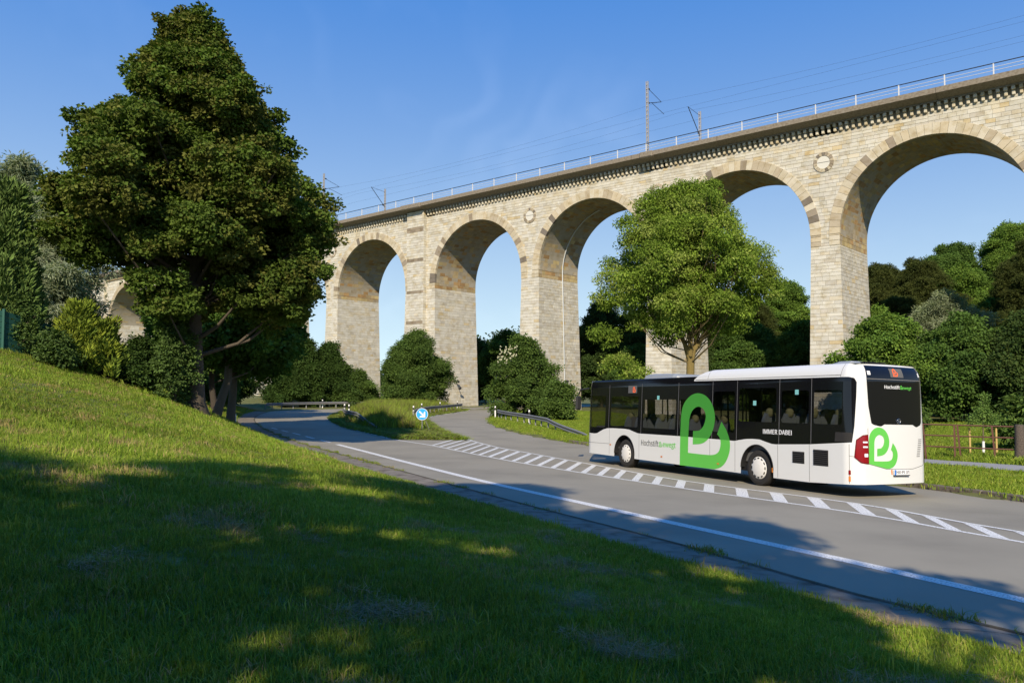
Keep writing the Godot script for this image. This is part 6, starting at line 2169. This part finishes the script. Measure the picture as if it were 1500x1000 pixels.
func guardrail(label: String, line: Array, m: Material, sink: bool, side: float) -> void:
	var c := smooth_line(line, 1.0)
	var o := base("guardrail", g3(c[0].x, c[0].y))
	tag(o, label, "guardrail", "guardrails")
	var org := o.position
	var mb := MB.new()
	var prof := [Vector2(0.0, -0.155), Vector2(0.06, -0.11), Vector2(0.06, -0.06), Vector2(0.0, -0.02), Vector2(0.0, 0.02), Vector2(0.06, 0.06), Vector2(0.06, 0.11), Vector2(0.0, 0.155)]
	var rows := []
	for i in c.size():
		var t: Vector2 = (c[mini(i + 1, c.size() - 1)] - c[maxi(i - 1, 0)]).normalized()
		var s := Vector2(t.y, -t.x) * side
		var h := 0.6
		if sink: h = lerpf(0.0, 0.6, clampf((c.size() - 1 - i) / 8.0, 0.0, 1.0))
		var y := ground_y(c[i].x, c[i].y)
		var row := []
		for p in prof: row.append(Vector3(c[i].x + s.x * p.x, y + h + p.y, -(c[i].y + s.y * p.x)) - org)
		rows.append(row)
	for i in rows.size() - 1:
		for k in prof.size() - 1:
			var t: Vector2 = (c[i + 1] - c[i]).normalized()
			var out := Vector3(t.y * side, 0.01, t.x * side)
			mb.face(rows[i][k], rows[i + 1][k], rows[i + 1][k + 1], out, WHITE); mb.face(rows[i][k], rows[i + 1][k + 1], rows[i][k + 1], out, WHITE)
	put(mb, "beam", m, o)
	var i := 0
	while i < c.size():
		var y := ground_y(c[i].x, c[i].y)
		var t: Vector2 = (c[mini(i + 1, c.size() - 1)] - c[maxi(i - 1, 0)]).normalized()
		var s := Vector2(t.y, -t.x) * side
		var hh := 0.68 if not sink else lerpf(0.05, 0.68, clampf((c.size() - 1 - i) / 8.0, 0.0, 1.0))
		if hh > 0.2:
			var k := MB.new()
			k.box(Transform3D(Basis(), Vector3(c[i].x - s.x * 0.07, y + hh * 0.5 - 0.1, -(c[i].y - s.y * 0.07)) - org), Vector3(0.1, hh + 0.2, 0.06), WHITE)
			put(k, "post", m, o)
		i += 2

# ================================================================ the scene
func _ready() -> void:
	var cam := Camera3D.new()
	cam.name = "camera"; add_child(cam)
	cam.position = Vector3(0, 2.6, 0)
	cam.rotation_degrees = Vector3(3.053, 0, 0)
	cam.fov = 45.24; cam.near = 0.1; cam.far = 3000.0
	cam.current = true
	var sky_mat := ProceduralSkyMaterial.new()
	sky_mat.sky_top_color = lin(0.006, 0.15, 0.53)
	sky_mat.sky_horizon_color = lin(0.64, 0.81, 0.83)
	sky_mat.sky_curve = 0.15
	sky_mat.ground_bottom_color = lin(0.06, 0.08, 0.04); sky_mat.ground_horizon_color = lin(0.3, 0.4, 0.45)
	sky_mat.sky_cover = cirrus()
	sky_mat.sky_cover_modulate = Color(1, 1, 1, 1)
	var sky := Sky.new()
	sky.sky_material = sky_mat
	var env := Environment.new()
	env.background_mode = Environment.BG_SKY
	env.sky = sky
	env.tonemap_mode = Environment.TONE_MAPPER_LINEAR
	env.tonemap_exposure = 1.3
	env.background_energy_multiplier = 1.0
	env.ambient_light_source = Environment.AMBIENT_SOURCE_SKY
	env.sdfgi_enabled = true; env.ssao_enabled = true; env.ssil_enabled = true
	var we := WorldEnvironment.new()
	we.name = "world_environment"; we.environment = env
	add_child(we)
	var sun := DirectionalLight3D.new()
	sun.name = "sun"; add_child(sun)
	sun.look_at_from_position(Vector3(-20, 50, 85), Vector3(-20, 50, 85) + Vector3(0.092, -0.545, -0.834))
	sun.light_color = Color(1.0, 0.94, 0.84)
	sun.light_energy = 1.45
	sun.light_angular_distance = 0.55
	sun.shadow_enabled = true
	R.seed = 7
	bumps.seed = 3; bumps.frequency = 0.05; bumps.fractal_octaves = 3
	make_materials()
	build_land()
	build_viaduct()
	build_bus()
	build_street_and_plants()
func build_street_and_plants() -> void:
	build_plants()
	build_street()
# thin streaks of high cloud, all round the sky
func cirrus() -> ImageTexture:
	var f := FastNoiseLite.new()
	f.seed = 19; f.frequency = 1.0; f.fractal_octaves = 5
	var w := FastNoiseLite.new()
	w.seed = 23; w.frequency = 1.0; w.fractal_octaves = 3
	var im := Image.create(1024, 512, false, Image.FORMAT_RGBA8)
	for y in 256:
		var el := PI * (0.5 - (y + 0.5) / 512.0)
		for x in 1024:
			var az := TAU * (x + 0.5) / 1024.0
			# a flat layer of air above: streaks keep their length towards the horizon
			var r := 1.0 / (sin(el) + 0.18)
			var p := Vector2(cos(az), sin(az)) * r
			p = p.rotated(0.5)
			var warp := w.get_noise_2d(p.x * 0.8, p.y * 0.8)
			var v := f.get_noise_2d(p.x * 1.1 + warp * 1.6, p.y * 5.5 + warp * 2.0)
			var big := w.get_noise_2d(p.x * 0.55 + 7.0, p.y * 0.55)
			var a := clampf((v + 0.1) * 1.2, 0.0, 1.0) * clampf(big * 1.6 + 0.35, 0.0, 1.0)
			im.set_pixel(x, y, Color(1, 1, 1, a * 0.05))
	return ImageTexture.create_from_image(im)
